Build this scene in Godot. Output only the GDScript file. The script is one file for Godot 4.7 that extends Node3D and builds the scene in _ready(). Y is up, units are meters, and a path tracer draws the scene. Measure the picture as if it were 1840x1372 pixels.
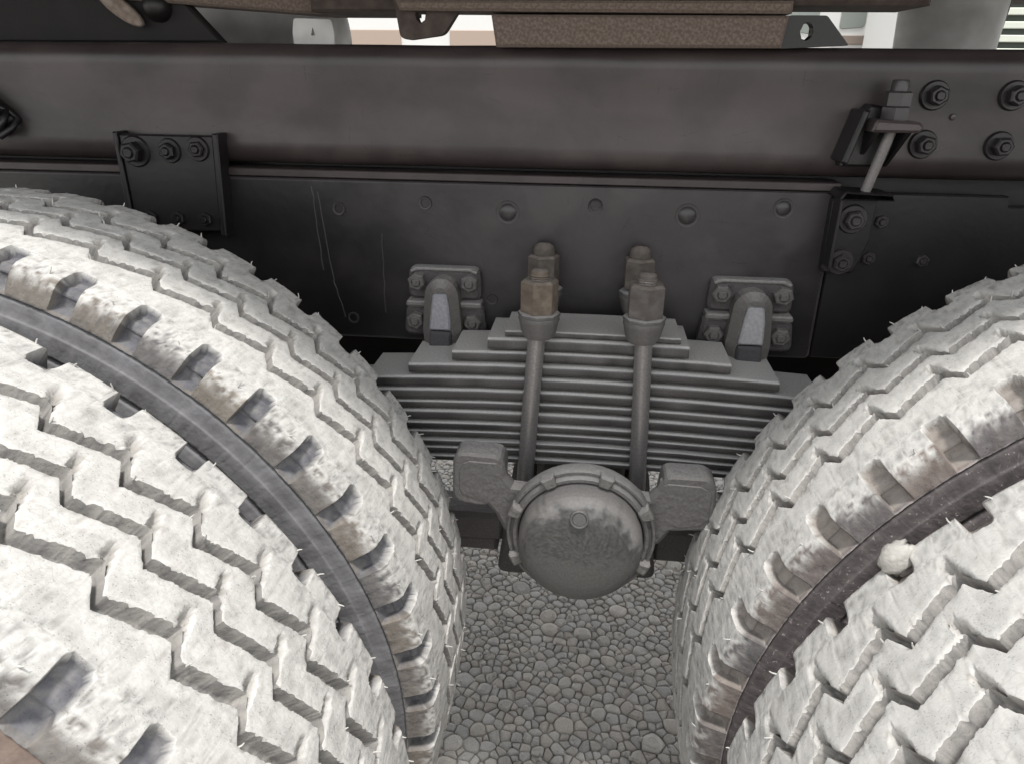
extends Node3D

const TYRE_R := 0.54
const PITCHES := 52
const SHORT := 0.205
const GROUND := -0.53
var rng := RandomNumberGenerator.new()
var noise := FastNoiseLite.new()
var fine := FastNoiseLite.new()
var M := {}
var truck: Node3D


# ---------------------------------------------------------------- mesh collector
class MB:
	var v := PackedVector3Array()
	var n := PackedVector3Array()
	var c := PackedColorArray()
	var col := Color(1, 1, 1)
	var xf := Transform3D()

	func tri(a: Vector3, b: Vector3, d: Vector3, na: Vector3, nb: Vector3, nd: Vector3, ca = null, cb = null, cd = null) -> void:
		var g := (b - a).cross(d - a)
		if g.length_squared() < 1e-18:
			return
		var A := xf * a
		var B := xf * b
		var D := xf * d
		var bs := xf.basis
		var ka: Color = col if ca == null else ca
		var kb: Color = col if cb == null else cb
		var kd: Color = col if cd == null else cd
		if g.dot(na + nb + nd) > 0.0:
			v.append_array([A, D, B])
			n.append_array([(bs * na).normalized(), (bs * nd).normalized(), (bs * nb).normalized()])
			c.append_array([ka, kd, kb])
		else:
			v.append_array([A, B, D])
			n.append_array([(bs * na).normalized(), (bs * nb).normalized(), (bs * nd).normalized()])
			c.append_array([ka, kb, kd])

	func flat(a: Vector3, b: Vector3, d: Vector3, out: Vector3) -> void:
		var g := (b - a).cross(d - a).normalized()
		if g.dot(out) < 0.0:
			g = -g
		tri(a, b, d, g, g, g)

	func quad(a: Vector3, b: Vector3, d: Vector3, e: Vector3, out: Vector3) -> void:
		flat(a, b, d, out)
		flat(a, d, e, out)

	# polygon in x,y pushed along z; both rims chamfered
	func prism(poly: PackedVector2Array, z0: float, z1: float, bevel := 0.0, back := false) -> void:
		var p := poly
		if Geometry2D.is_polygon_clockwise(p):
			p.reverse()
		var m := p.size()
		var inner := PackedVector2Array()
		for i in m:
			var e1 := (p[i] - p[(i + m - 1) % m]).normalized()
			var e2 := (p[(i + 1) % m] - p[i]).normalized()
			var n1 := Vector2(-e1.y, e1.x)
			var n2 := Vector2(-e2.y, e2.x)
			inner.append(p[i] + bevel * (n1 + n2) / maxf(0.35, 1.0 + n1.dot(n2)))
		var idx := Geometry2D.triangulate_polygon(inner if bevel > 0.0 else p)
		var top := inner if bevel > 0.0 else p
		for k in range(0, idx.size(), 3):
			var a := top[idx[k]]
			var b := top[idx[k + 1]]
			var d := top[idx[k + 2]]
			flat(Vector3(a.x, a.y, z1), Vector3(b.x, b.y, z1), Vector3(d.x, d.y, z1), Vector3(0, 0, 1))
			if back:
				flat(Vector3(a.x, a.y, z0), Vector3(b.x, b.y, z0), Vector3(d.x, d.y, z0), Vector3(0, 0, -1))
		for i in m:
			var j := (i + 1) % m
			var e := (p[j] - p[i]).normalized()
			var o := Vector3(e.y, -e.x, 0)
			var zb := z0 + (bevel if back else 0.0)
			quad(Vector3(p[i].x, p[i].y, zb), Vector3(p[j].x, p[j].y, zb), Vector3(p[j].x, p[j].y, z1 - bevel), Vector3(p[i].x, p[i].y, z1 - bevel), o)
			if bevel > 0.0:
				quad(Vector3(p[i].x, p[i].y, z1 - bevel), Vector3(p[j].x, p[j].y, z1 - bevel), Vector3(inner[j].x, inner[j].y, z1), Vector3(inner[i].x, inner[i].y, z1), o + Vector3(0, 0, 1))
				if back:
					quad(Vector3(p[i].x, p[i].y, zb), Vector3(p[j].x, p[j].y, zb), Vector3(inner[j].x, inner[j].y, z0), Vector3(inner[i].x, inner[i].y, z0), o - Vector3(0, 0, 1))

	func box(lo: Vector3, hi: Vector3, bevel := 0.003) -> void:
		prism(PackedVector2Array([Vector2(lo.x, lo.y), Vector2(hi.x, lo.y), Vector2(hi.x, hi.y), Vector2(lo.x, hi.y)]), lo.z, hi.z, bevel, true)

	# rows of points, smooth; out_from(point) tells outward by the row centre
	func grid(rows: Array, wrap := false, flip := false, cols: Array = []) -> void:
		var nr := rows.size()
		var nc: int = rows[0].size()
		var nn := []
		for i in nr:
			var line := PackedVector3Array()
			for j in nc:
				var du: Vector3 = rows[mini(i + 1, nr - 1)][j] - rows[maxi(i - 1, 0)][j]
				var j0 := (j + nc - 1) % nc if wrap else maxi(j - 1, 0)
				var j1 := (j + 1) % nc if wrap else mini(j + 1, nc - 1)
				var dv: Vector3 = rows[i][j1] - rows[i][j0]
				var g := du.cross(dv).normalized()
				line.append(-g if flip else g)
			nn.append(line)
		for i in nr - 1:
			for j in (nc if wrap else nc - 1):
				var k := (j + 1) % nc
				var c1 = cols[i][j] if cols else null
				var c2 = cols[i + 1][j] if cols else null
				var c3 = cols[i + 1][k] if cols else null
				var c4 = cols[i][k] if cols else null
				tri(rows[i][j], rows[i + 1][j], rows[i + 1][k], nn[i][j], nn[i + 1][j], nn[i + 1][k], c1, c2, c3)
				tri(rows[i][j], rows[i + 1][k], rows[i][k], nn[i][j], nn[i + 1][k], nn[i][k], c1, c3, c4)

	# profile of (radius, z) round the z axis; creases are kept by splitting at sharp bends
	func lathe(profile: Array, segs := 32) -> void:
		var m := profile.size()
		for i in m - 1:
			var a: Vector2 = profile[i]
			var b: Vector2 = profile[i + 1]
			var d := (b - a).normalized()
			var na := Vector2(-d.y, d.x)
			var ea := na
			var eb := na
			if i > 0:
				var q: Vector2 = (a - profile[i - 1]).normalized()
				if q.dot(d) > 0.75:
					ea = (na + Vector2(-q.y, q.x)).normalized()
			if i < m - 2:
				var q2: Vector2 = (profile[i + 2] - b).normalized()
				if q2.dot(d) > 0.75:
					eb = (na + Vector2(-q2.y, q2.x)).normalized()
			for s in segs:
				var t0 := TAU * s / segs
				var t1 := TAU * (s + 1) / segs
				var u0 := Vector3(cos(t0), sin(t0), 0)
				var u1 := Vector3(cos(t1), sin(t1), 0)
				var z := Vector3(0, 0, 1)
				var A := u0 * a.x + z * a.y
				var B := u0 * b.x + z * b.y
				var A1 := u1 * a.x + z * a.y
				var B1 := u1 * b.x + z * b.y
				var nA := u0 * ea.x + z * ea.y
				var nB := u0 * eb.x + z * eb.y
				var nA1 := u1 * ea.x + z * ea.y
				var nB1 := u1 * eb.x + z * eb.y
				tri(A, B, B1, nA, nB, nB1)
				tri(A, B1, A1, nA, nB1, nA1)

	func tube(path: Array, r: float, segs := 14, taper := 1.0) -> void:
		var rows := []
		var side := Vector3.ZERO
		for i in path.size():
			var d: Vector3 = (path[mini(i + 1, path.size() - 1)] - path[maxi(i - 1, 0)]).normalized()
			if side == Vector3.ZERO:
				side = d.cross(Vector3(0.31, 0.2, 0.93)).normalized()
			side = (side - d * side.dot(d)).normalized()
			var up := d.cross(side)
			var rr := r * lerpf(1.0, taper, float(i) / (path.size() - 1))
			var line := PackedVector3Array()
			for s in segs:
				var t := TAU * s / segs
				line.append(path[i] + (side * cos(t) + up * sin(t)) * rr)
			rows.append(line)
		grid(rows, true, true)
		for e in [0, path.size() - 1]:
			var o: Vector3 = (path[0] - path[1]).normalized() if e == 0 else (path[-1] - path[-2]).normalized()
			for s in segs:
				flat(path[e], rows[e][s], rows[e][(s + 1) % segs], o)

	func hexagon(r: float, z0: float, z1: float, bevel := 0.002, turn := 0.0) -> void:
		var p := PackedVector2Array()
		for i in 6:
			p.append(Vector2.from_angle(turn + TAU * i / 6.0) * r)
		prism(p, z0, z1, bevel)

	# settled dust on whatever faces up
	func dust(d: Color, much := 1.0, from := 0.35) -> void:
		for i in v.size():
			var t := smoothstep(from, 0.95, n[i].y) * much
			c[i] = c[i].lerp(d, t)

	func mesh(m: Material) -> ArrayMesh:
		var a := []
		a.resize(Mesh.ARRAY_MAX)
		a[Mesh.ARRAY_VERTEX] = v
		a[Mesh.ARRAY_NORMAL] = n
		a[Mesh.ARRAY_COLOR] = c
		var am := ArrayMesh.new()
		am.add_surface_from_arrays(Mesh.PRIMITIVE_TRIANGLES, a)
		am.surface_set_material(0, m)
		return am


func L(r: float, g: float, b: float) -> Color:
	return Color(r, g, b)


func part(called: String, mb: MB, m: Material, parent: Node, label := "") -> MeshInstance3D:
	var o := MeshInstance3D.new()
	o.name = called
	o.mesh = mb.mesh(m)
	parent.add_child(o, true)
	if label:
		o.set_meta("label", label)
	return o


func thing(o: Node3D, label: String, category: String, group := "") -> void:
	o.set_meta("label", label)
	o.set_meta("category", category)
	if group:
		o.set_meta("group", group)


func round_poly(pts: Array, r: float, segs := 4) -> PackedVector2Array:
	var out := PackedVector2Array()
	var m := pts.size()
	for i in m:
		var p: Vector2 = pts[i]
		var a: Vector2 = pts[(i + m - 1) % m]
		var b: Vector2 = pts[(i + 1) % m]
		var k := minf(r, 0.45 * minf(p.distance_to(a), p.distance_to(b)))
		var s := p + (a - p).normalized() * k
		var e := p + (b - p).normalized() * k
		for j in segs + 1:
			var t := float(j) / segs
			out.append(s.lerp(p, t).lerp(p.lerp(e, t), t))
	return out


func noise_tex(freq: float, kind: int, lo: Color, hi: Color, size := 512, octaves := 5, mid := 0.5) -> NoiseTexture2D:
	var f := FastNoiseLite.new()
	f.seed = rng.randi() % 1000
	f.noise_type = kind
	f.frequency = freq
	f.fractal_octaves = octaves
	var t := NoiseTexture2D.new()
	t.width = size
	t.height = size
	t.seamless = true
	t.noise = f
	var g := Gradient.new()
	g.set_color(0, lo)
	g.set_color(1, hi)
	g.set_offset(0, mid - 0.3)
	g.set_offset(1, mid + 0.3)
	t.color_ramp = g
	return t


func normal_tex(freq: float, kind: int, strength: float, size := 512) -> NoiseTexture2D:
	var f := FastNoiseLite.new()
	f.seed = rng.randi() % 1000
	f.noise_type = kind
	f.frequency = freq
	f.fractal_octaves = 5
	var t := NoiseTexture2D.new()
	t.width = size
	t.height = size
	t.seamless = true
	t.noise = f
	t.as_normal_map = true
	t.bump_strength = strength
	return t


func mat(called: String, color: Color, rough: float, tex: Texture2D = null, scale := 4.0, nrm: Texture2D = null, nscale := 0.6, metal := 0.0) -> StandardMaterial3D:
	var m := StandardMaterial3D.new()
	m.resource_name = called
	m.albedo_color = color.linear_to_srgb()
	m.roughness = rough
	m.metallic = metal
	m.vertex_color_use_as_albedo = true
	m.uv1_triplanar = true
	m.uv1_scale = Vector3.ONE * scale
	if tex:
		m.albedo_texture = tex
	if nrm:
		m.normal_enabled = true
		m.normal_texture = nrm
		m.normal_scale = nscale
	M[called] = m
	return m


# ---------------------------------------------------------------- tyre
func zig(t: float) -> float:
	t = fposmod(t, 1.0)
	return (0.5 - t / SHORT) if t < SHORT else (-0.5 + (t - SHORT) / (1.0 - SHORT))


const SIDE_Z := [0.108, 0.1130, 0.1155, 0.1185, 0.1210, 0.1215, 0.1195, 0.1222, 0.1255, 0.1288, 0.1308, 0.1310, 0.1286, 0.1288, 0.1325, 0.1362, 0.1385, 0.1378, 0.1335, 0.1250, 0.1150, 0.1070, 0.1050, 0.0900]
const SIDE_R := [0.534, 0.5305, 0.5265, 0.5165, 0.5080, 0.5050, 0.5025, 0.5000, 0.4890, 0.4872, 0.4720, 0.4690, 0.4670, 0.4640, 0.4620, 0.4460, 0.4250, 0.3970, 0.3680, 0.3420, 0.3220, 0.3030, 0.2880, 0.2680]
const GROOVES := [[-0.043, 0.0, 0.0130, 0.021], [0.001, 0.24, 0.0115, 0.0175], [0.044, 0.34, 0.0130, 0.018]]   # centre, phase, width, swing


func groove_edge(k: int, u: float, side: float, width: float) -> float:
	var g: Array = GROOVES[k]
	return g[0] + g[3] * zig(u - g[1]) + side * width * 0.5


func side_profile(q: float) -> Vector2:
	# (z from the tread edge outwards, radius) along the sidewall, q 0 at the tread edge .. 1 at the bead
	var z := SIDE_Z
	var r := SIDE_R
	var i := int(q)
	if i >= z.size() - 1:
		return Vector2(z[-1], r[-1])
	return Vector2(lerpf(z[i], z[i + 1], q - i), lerpf(r[i], r[i + 1], q - i))


func make_tyre_meshes(right: bool) -> Dictionary:
	# rows: angles of one pitch, lined up with the kinks of the grooves and the sides of the shoulder notches
	var us := []
	for k in 3:
		us.append(GROOVES[k][1])
		us.append(fposmod(GROOVES[k][1] + SHORT, 1.0))
	var notch_at := [0.70, 0.06]           # back, front
	for k in 2:
		for e in [-0.170, -0.146, -0.128, -0.10, 0.10, 0.128, 0.146, 0.170]:
			us.append(fposmod(notch_at[k] + e, 1.0))
	for i in 26:
		us.append(i / 26.0)
	us.sort()
	var rows_u := [us[0]]
	for u in us:
		if u - rows_u[-1] > 0.0085:
			rows_u.append(u)
	var per := rows_u.size()
	var nrow := per * PITCHES
	# columns
	var cols := []                          # [kind, a, b]
	# kind 0: sidewall (side, q); kind 1: rib (rib index, fraction, drop); kind 2: groove wall foot (groove, side); kind 3: groove middle
	var side_q := []
	for i in range(23, 5, -1):
		side_q.append(float(i))
		if i < 16 and i > 6:
			side_q.append(i - 0.5)
	side_q.append_array([5.7, 5.3, 5.0, 4.5, 4.0, 3.5, 3.0, 2.6, 2.2, 1.8, 1.4, 1.0, 0.5])
	var lug_col: int = side_q.find(5.0)
	for q in side_q:
		cols.append([0, -1.0, q])
	var ranges := {}
	var creases := []
	for rib in 4:
		var start := cols.size()
		if rib > 0:
			cols.append([2, rib - 1, 1.0])
			cols.append([4, rib - 1, 1.0])
			creases.append(cols.size() - 1)
		var fr := [0.0, 0.035, 0.15, 0.3, 0.45, 0.6, 0.75, 0.88, 0.965, 1.0]
		if rib == 0 or rib == 3:
			# from 2 on: fixed distances from the middle, so that the notches get straight edges
			fr = [0.0, 0.06, 0.35, 0.68, 2.070, 2.078, 2.0832, 2.0840, 2.0852, 2.0866, 2.0884, 2.0910, 2.095, 2.100, 2.105, 2.108]
			if rib == 0:
				fr.reverse()
		for t in fr:
			cols.append([1, rib, t])
		if rib < 3:
			creases.append(cols.size() - 1)
			cols.append([4, rib, -1.0])
			cols.append([2, rib, -1.0])
		ranges[rib] = [start, cols.size() - 1]
		if rib < 3:
			cols.append([3, rib, 0.0])
	side_q.reverse()
	for q in side_q:
		cols.append([0, 1.0, q])
	var nc := cols.size()
	var pos := PackedVector3Array()
	var clr := PackedColorArray()
	pos.resize(nrow * nc)
	clr.resize(nrow * nc)
	var dusty := L(0.605, 0.598, 0.585)
	var dust_dark := L(0.40, 0.385, 0.365)
	var rubber := L(0.115, 0.115, 0.125)
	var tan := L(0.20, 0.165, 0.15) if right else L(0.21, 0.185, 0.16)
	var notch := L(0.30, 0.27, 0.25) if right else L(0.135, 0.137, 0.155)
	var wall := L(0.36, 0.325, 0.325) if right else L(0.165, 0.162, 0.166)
	for pi in PITCHES:
		for ri in per:
			var u: float = rows_u[ri]
			var th := TAU * (pi + u) / PITCHES
			var ct := cos(th)
			var st := sin(th)
			var row := (pi * per + ri) * nc
			for j in nc:
				var cd: Array = cols[j]
				var z: float
				var r: float
				var nz := 0.0
				var nrad := 1.0
				var sink := 0.0
				var color := dusty
				var kind: int = cd[0]
				var sidelong := 0.0          # how far along the notch
				if kind == 0:
					var sp := side_profile(cd[2])
					var s2 := side_profile(cd[2] + 0.05)
					var s1 := side_profile(maxf(0.0, cd[2] - 0.05))
					z = sp.x * cd[1]
					r = sp.y
					var tn := (s2 - s1).normalized()
					nz = -tn.y * cd[1]
					nrad = tn.x
				elif kind == 1:
					var a: float = -0.108 if cd[1] == 0 else groove_edge(cd[1] - 1, u, 1.0, GROOVES[cd[1] - 1][2])
					var b: float = 0.108 if cd[1] == 3 else groove_edge(cd[1], u, -1.0, GROOVES[cd[1]][2])
					var t: float = cd[2]
					if cd[1] == 0:
						z = 2.0 - t if t >= 2.0 else lerpf(b, -0.068, t)
					elif cd[1] == 3:
						z = t - 2.0 if t >= 2.0 else lerpf(a, 0.068, t)
					else:
						z = lerpf(a, b, t)
					if t == 0.0 or t == 1.0:
						sink = 0.0006
					r = TYRE_R - 0.006 * (z / 0.108) ** 2
				elif kind == 4:
					z = groove_edge(cd[1], u, cd[2], GROOVES[cd[1]][2])
					sink = 0.0006
					r = TYRE_R - 0.006 * (z / 0.108) ** 2
				elif kind == 2:
					z = groove_edge(cd[1], u, cd[2], GROOVES[cd[1]][2] * 0.62)
					sink = 0.0118
					r = TYRE_R - 0.006 * (z / 0.108) ** 2
				else:
					z = groove_edge(cd[1], u, 0.0, 0.0)
					sink = 0.0124
					r = TYRE_R - 0.006 * (z / 0.108) ** 2
				var p3 := Vector3(ct * r, st * r, z)
				var nb := noise.get_noise_3d(p3.x * 90.0, p3.y * 90.0, p3.z * 90.0)
				var nf := fine.get_noise_3d(p3.x * 420.0, p3.y * 420.0, p3.z * 420.0)
				# shoulder notches
				if kind == 0 or (kind == 1 and (cd[1] == 0 or cd[1] == 3)):
					var front := z > 0.0
					var du := fposmod(u - notch_at[1 if front else 0] + 0.5, 1.0) - 0.5
					if front and kind == 1:
						pass
					var along: float = (absf(z) - 0.0835) if kind == 1 else 0.0245 + (0.534 - r)
					var hw := 0.158 * (1.0 if along > 0.011 else sqrt(clampf(1.0 - 0.75 * ((0.011 - along) / 0.011) ** 2, 0.0, 1.0)))
					var foot := smoothstep(0.505, 0.512, r) if kind == 0 else 1.0
					var lean := smoothstep(0.080, 0.108, absf(z)) if kind == 1 else smoothstep(0.515, 0.534, r)
					var own := Vector2(nz, nrad)
					var diag := Vector2(0.64 * signf(z), 0.77)
					if along > 0.0 and absf(du) < hw and foot > 0.0:
						var edge := smoothstep(0.0, 0.012, hw - absf(du)) * (smoothstep(0.0, 0.0026, along) if kind == 1 else 1.0)
						var dip := edge * foot * minf(0.0135, 0.0095 + along * 0.3)
						sink += dip
						var way := (own * (1.0 - lean) + diag * lean).normalized()
						nz = way.x
						nrad = way.y
						if dip > 0.003:
							color = notch.lerp(dust_dark, clampf(0.12 + nb * 0.5, 0.0, 0.6))
							sidelong = 1.0
				# short slots at the kinks of the middle and front grooves
				if kind == 1 and cd[1] > 0 and cd[1] < 3 or kind == 1 and cd[1] == 0:
					var g: Array = GROOVES[cd[1]]
					var zk: float = g[0] - g[3] * 0.5 - g[2] * 0.5
					var into := zk - z
					var off := (fposmod(u - g[1] - SHORT + 0.5, 1.0) - 0.5) * 0.068 - into * 0.35
					if into > -0.02 and into < 0.014 and absf(off) < 0.0036:
						sink += 0.006 * smoothstep(0.0, 0.004, 0.014 - into)
						color = dust_dark
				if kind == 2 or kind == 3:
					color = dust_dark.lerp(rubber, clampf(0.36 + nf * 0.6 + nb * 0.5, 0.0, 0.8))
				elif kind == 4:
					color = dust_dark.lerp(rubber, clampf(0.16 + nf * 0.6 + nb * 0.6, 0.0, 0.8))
				elif kind == 1 and sidelong == 0.0 and color == dusty:
					color = dusty.lerp(dust_dark, clampf(0.06 + nb * 0.28 + nf * 0.22 + smoothstep(0.28, 0.6, nb) * 0.5, 0.0, 0.85))
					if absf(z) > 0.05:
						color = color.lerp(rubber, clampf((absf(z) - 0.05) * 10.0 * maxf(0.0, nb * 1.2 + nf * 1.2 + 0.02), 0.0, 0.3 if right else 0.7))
				elif kind == 0 and sidelong == 0.0:
					if r > 0.5055:
						var high := smoothstep(0.516, 0.533, r)
						var wear := clampf(0.5 + nb * 1.6 + nf * 0.5, 0.0, 1.0)
						color = rubber.lerp(tan, clampf(0.65 + nf * 0.25 + 0.4 * sin(pi * 2.4), 0.1, 1.0)).lerp(dusty, clampf(high * 0.9 * wear + 0.08 * wear, 0.0, 1.0))
					else:
						color = wall.lerp(dust_dark, clampf(0.06 + nb * 0.2, 0.0, 0.9))
				sink += nb * 0.0007 + nf * 0.00045
				if kind == 4 or kind == 1 and (cd[2] == 0.0 or cd[2] == 1.0):
					sink += maxf(0.0, nb + nf * 0.6 - 0.1) * 0.0042
					z += nf * 0.0011 + nb * 0.0012
				if kind == 2:
					z += nb * 0.0012
				var rr := r - sink * nrad
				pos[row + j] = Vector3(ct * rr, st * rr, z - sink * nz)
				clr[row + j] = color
	# smooth normals over the whole skin
	var crease_at := {}
	for k in creases:
		crease_at[k] = true
	var nor := PackedVector3Array()
	nor.resize(nrow * nc)
	for i in nrow:
		var i1 := (i + 1) % nrow
		for j in nc - 1:
			if j in crease_at:
				continue
			var a := i * nc + j
			var b := i1 * nc + j
			var g := (pos[b + 1] - pos[a]).cross(pos[b] - pos[a + 1])
			nor[a] += g
			nor[b] += g
			nor[a + 1] += g
			nor[b + 1] += g
	var s := -1.0 if nor[nc / 2].dot(pos[nc / 2]) < 0.0 else 1.0
	for i in nor.size():
		nor[i] = nor[i].normalized() * s
	var out := {}
	var list := []
	for k in 4:
		var sp: Array = ranges[k].duplicate()
		if k == 0:
			sp[0] = lug_col
		if k == 3:
			sp[1] = nc - 1 - lug_col
		list.append(cut(pos, nor, clr, nrow, nc, [sp]))
	out.ribs = list
	out.base = cut(pos, nor, clr, nrow, nc, [[ranges[0][1], ranges[1][0]], [ranges[1][1], ranges[2][0]], [ranges[2][1], ranges[3][0]]])
	out.carcass = cut(pos, nor, clr, nrow, nc, [[0, lug_col], [nc - 1 - lug_col, nc - 1]])
	# vent spews: whiskers of rubber on the rib corners
	var hair := MB.new()
	hair.col = L(0.48, 0.47, 0.44)
	for pi in PITCHES:
		for spec in [[0.45, -0.1075], [0.93, -0.1075], [0.98, -0.036], [0.45, 0.1075], [0.3, 0.052], [0.25, -0.052]]:
			if rng.randf() < 0.35:
				continue
			var zz: float = spec[1]
			var th: float = TAU * (pi + spec[0] + rng.randf_range(-0.03, 0.03)) / PITCHES
			if absf(zz) < 0.1:
				var kk := 0 if zz < -0.03 else 2
				zz = groove_edge(kk, spec[0], 1.0 if rng.randf() < 0.5 else -1.0, GROOVES[kk][2])
			var rad := Vector3(cos(th), sin(th), 0)
			var tang := Vector3(-sin(th), cos(th), 0)
			var p0 := rad * (TYRE_R - 0.006 * (zz / 0.108) ** 2 - 0.0015) + Vector3(0, 0, zz)
			var l := rng.randf_range(0.004, 0.0085)
			var dir := (rad + tang * rng.randf_range(-0.5, 0.5) + Vector3(0, 0, rng.randf_range(-0.4, 0.4))).normalized()
			hair.tube([p0, p0 + dir * l * 0.6, p0 + dir * l + tang * rng.randf_range(-0.001, 0.001)], 0.0009, 5, 0.5)
	out.hair = hair
	return out


func cut(pos: PackedVector3Array, nor: PackedVector3Array, clr: PackedColorArray, nrow: int, nc: int, spans: Array) -> ArrayMesh:
	var v := PackedVector3Array()
	var n := PackedVector3Array()
	var c := PackedColorArray()
	var ix := PackedInt32Array()
	for sp in spans:
		var a: int = sp[0]
		var b: int = sp[1]
		var w := b - a + 1
		var base := v.size()
		for i in nrow:
			v.append_array(pos.slice(i * nc + a, i * nc + b + 1))
			n.append_array(nor.slice(i * nc + a, i * nc + b + 1))
			c.append_array(clr.slice(i * nc + a, i * nc + b + 1))
		for i in nrow:
			var i1 := (i + 1) % nrow
			for j in w - 1:
				var p := base + i * w + j
				var q := base + i1 * w + j
				ix.append_array([p, q + 1, q, p, p + 1, q + 1])
	var arr := []
	arr.resize(Mesh.ARRAY_MAX)
	arr[Mesh.ARRAY_VERTEX] = v
	arr[Mesh.ARRAY_NORMAL] = n
	arr[Mesh.ARRAY_COLOR] = c
	arr[Mesh.ARRAY_INDEX] = ix
	var am := ArrayMesh.new()
	am.add_surface_from_arrays(Mesh.PRIMITIVE_TRIANGLES, arr)
	return am


func make_wheel(called: String, at: Vector3, turn_deg: float, t: Dictionary, side_mat: Material, tread_mat: Material, label: String) -> Node3D:
	var w := Node3D.new()
	w.name = called
	truck.add_child(w, true)
	w.position = at
	w.rotation.z = deg_to_rad(turn_deg)
	w.set_meta("label", label)
	var o := MeshInstance3D.new()
	o.name = "sidewall"
	o.mesh = t.carcass
	o.material_override = side_mat
	w.add_child(o, true)
	var fb := MeshInstance3D.new()
	fb.name = "tread_base"
	fb.mesh = t.base
	fb.material_override = tread_mat
	w.add_child(fb, true)
	for m in t.ribs:
		var r := MeshInstance3D.new()
		r.name = "tread_rib"
		r.mesh = m
		r.material_override = tread_mat
		w.add_child(r, true)
	var h := MeshInstance3D.new()
	h.name = "vent_spew"
	h.mesh = t.hair_mesh
	h.set_meta("kind", "stuff")
	w.add_child(h, true)
	var rim := MeshInstance3D.new()
	rim.name = "rim"
	rim.mesh = t.rim
	w.add_child(rim, true)
	return w


# ---------------------------------------------------------------- shared small parts
func bolt(parent: Node, at: Vector3, r := 0.011, h := 0.011, m := "paint", washer := true, called := "bolt", color := Color(1, 1, 1), turn := 0.0) -> MeshInstance3D:
	var b := MB.new()
	b.col = color
	if washer:
		b.lathe([Vector2(0.0, 0.003), Vector2(r * 1.35, 0.003), Vector2(r * 1.5, 0.0)].map(func(p): return Vector2(p.x, p.y)), 20)
	b.hexagon(r, 0.0, h, r * 0.16, turn)
	b.lathe([Vector2(r * 0.48, h + 0.002), Vector2(r * 0.55, h)], 12)
	b.prism(round_poly([Vector2(-1, -1) * r * 0.4, Vector2(1, -1) * r * 0.4, Vector2(1, 1) * r * 0.4, Vector2(-1, 1) * r * 0.4], r * 0.3, 3), h, h + 0.003, 0.0008)
	b.dust(color.lerp(L(0.30, 0.29, 0.28), 0.6), 0.8)
	var o := part(called, b, M[m], parent)
	o.position = at
	return o


func _ready() -> void:
	rng.seed = 7
	noise.seed = 11
	noise.frequency = 1.0
	noise.fractal_octaves = 3
	fine.seed = 5
	fine.frequency = 1.0
	fine.fractal_octaves = 2
	# camera
	var cam := Camera3D.new()
	cam.name = "camera"
	add_child(cam)
	cam.fov = rad_to_deg(2.0 * atan(686.0 / 1293.04))
	cam.position = Vector3(0.00275, 0.668, 0.5565)
	cam.basis = Basis(Vector3.UP, deg_to_rad(6.1087)) * Basis(Vector3.RIGHT, deg_to_rad(-23.5094)) * Basis(Vector3.BACK, deg_to_rad(0.6551))
	cam.near = 0.02
	cam.far = 400.0
	# sky, sun, exposure
	var env := Environment.new()
	env.background_mode = Environment.BG_SKY
	var sky := Sky.new()
	var sm := ProceduralSkyMaterial.new()
	sm.sky_top_color = Color(0.77, 0.785, 0.80)
	sm.sky_horizon_color = Color(0.93, 0.93, 0.92)
	sm.sky_curve = 0.2
	sm.ground_bottom_color = Color(0.45, 0.43, 0.41)
	sm.ground_horizon_color = Color(0.75, 0.74, 0.72)
	sky.sky_material = sm
	env.sky = sky
	env.tonemap_mode = Environment.TONE_MAPPER_LINEAR
	env.tonemap_exposure = 2.8
	env.sdfgi_enabled = true
	env.ssao_enabled = true
	env.ssil_enabled = true
	var we := WorldEnvironment.new()
	we.name = "world_environment"
	we.environment = env
	add_child(we)
	var sun := DirectionalLight3D.new()
	sun.name = "sun"
	sun.light_energy = 0.46
	sun.light_color = Color(1.0, 0.99, 0.975)
	sun.light_angular_distance = 10.0
	sun.shadow_enabled = true
	add_child(sun)
	sun.look_at_from_position(Vector3(0.10, 0.92, 0.24), Vector3.ZERO, Vector3.BACK)

	make_materials()
	make_setting()
	truck = Node3D.new()
	truck.name = "dump_truck"
	add_child(truck)
	thing(truck, "black steel underside of a dusty tandem axle truck with four chunky tyres", "truck")
	make_frame()
	make_spring()
	make_trunnion()
	make_brackets()
	make_bed()
	make_wheels()
	make_background()


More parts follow.
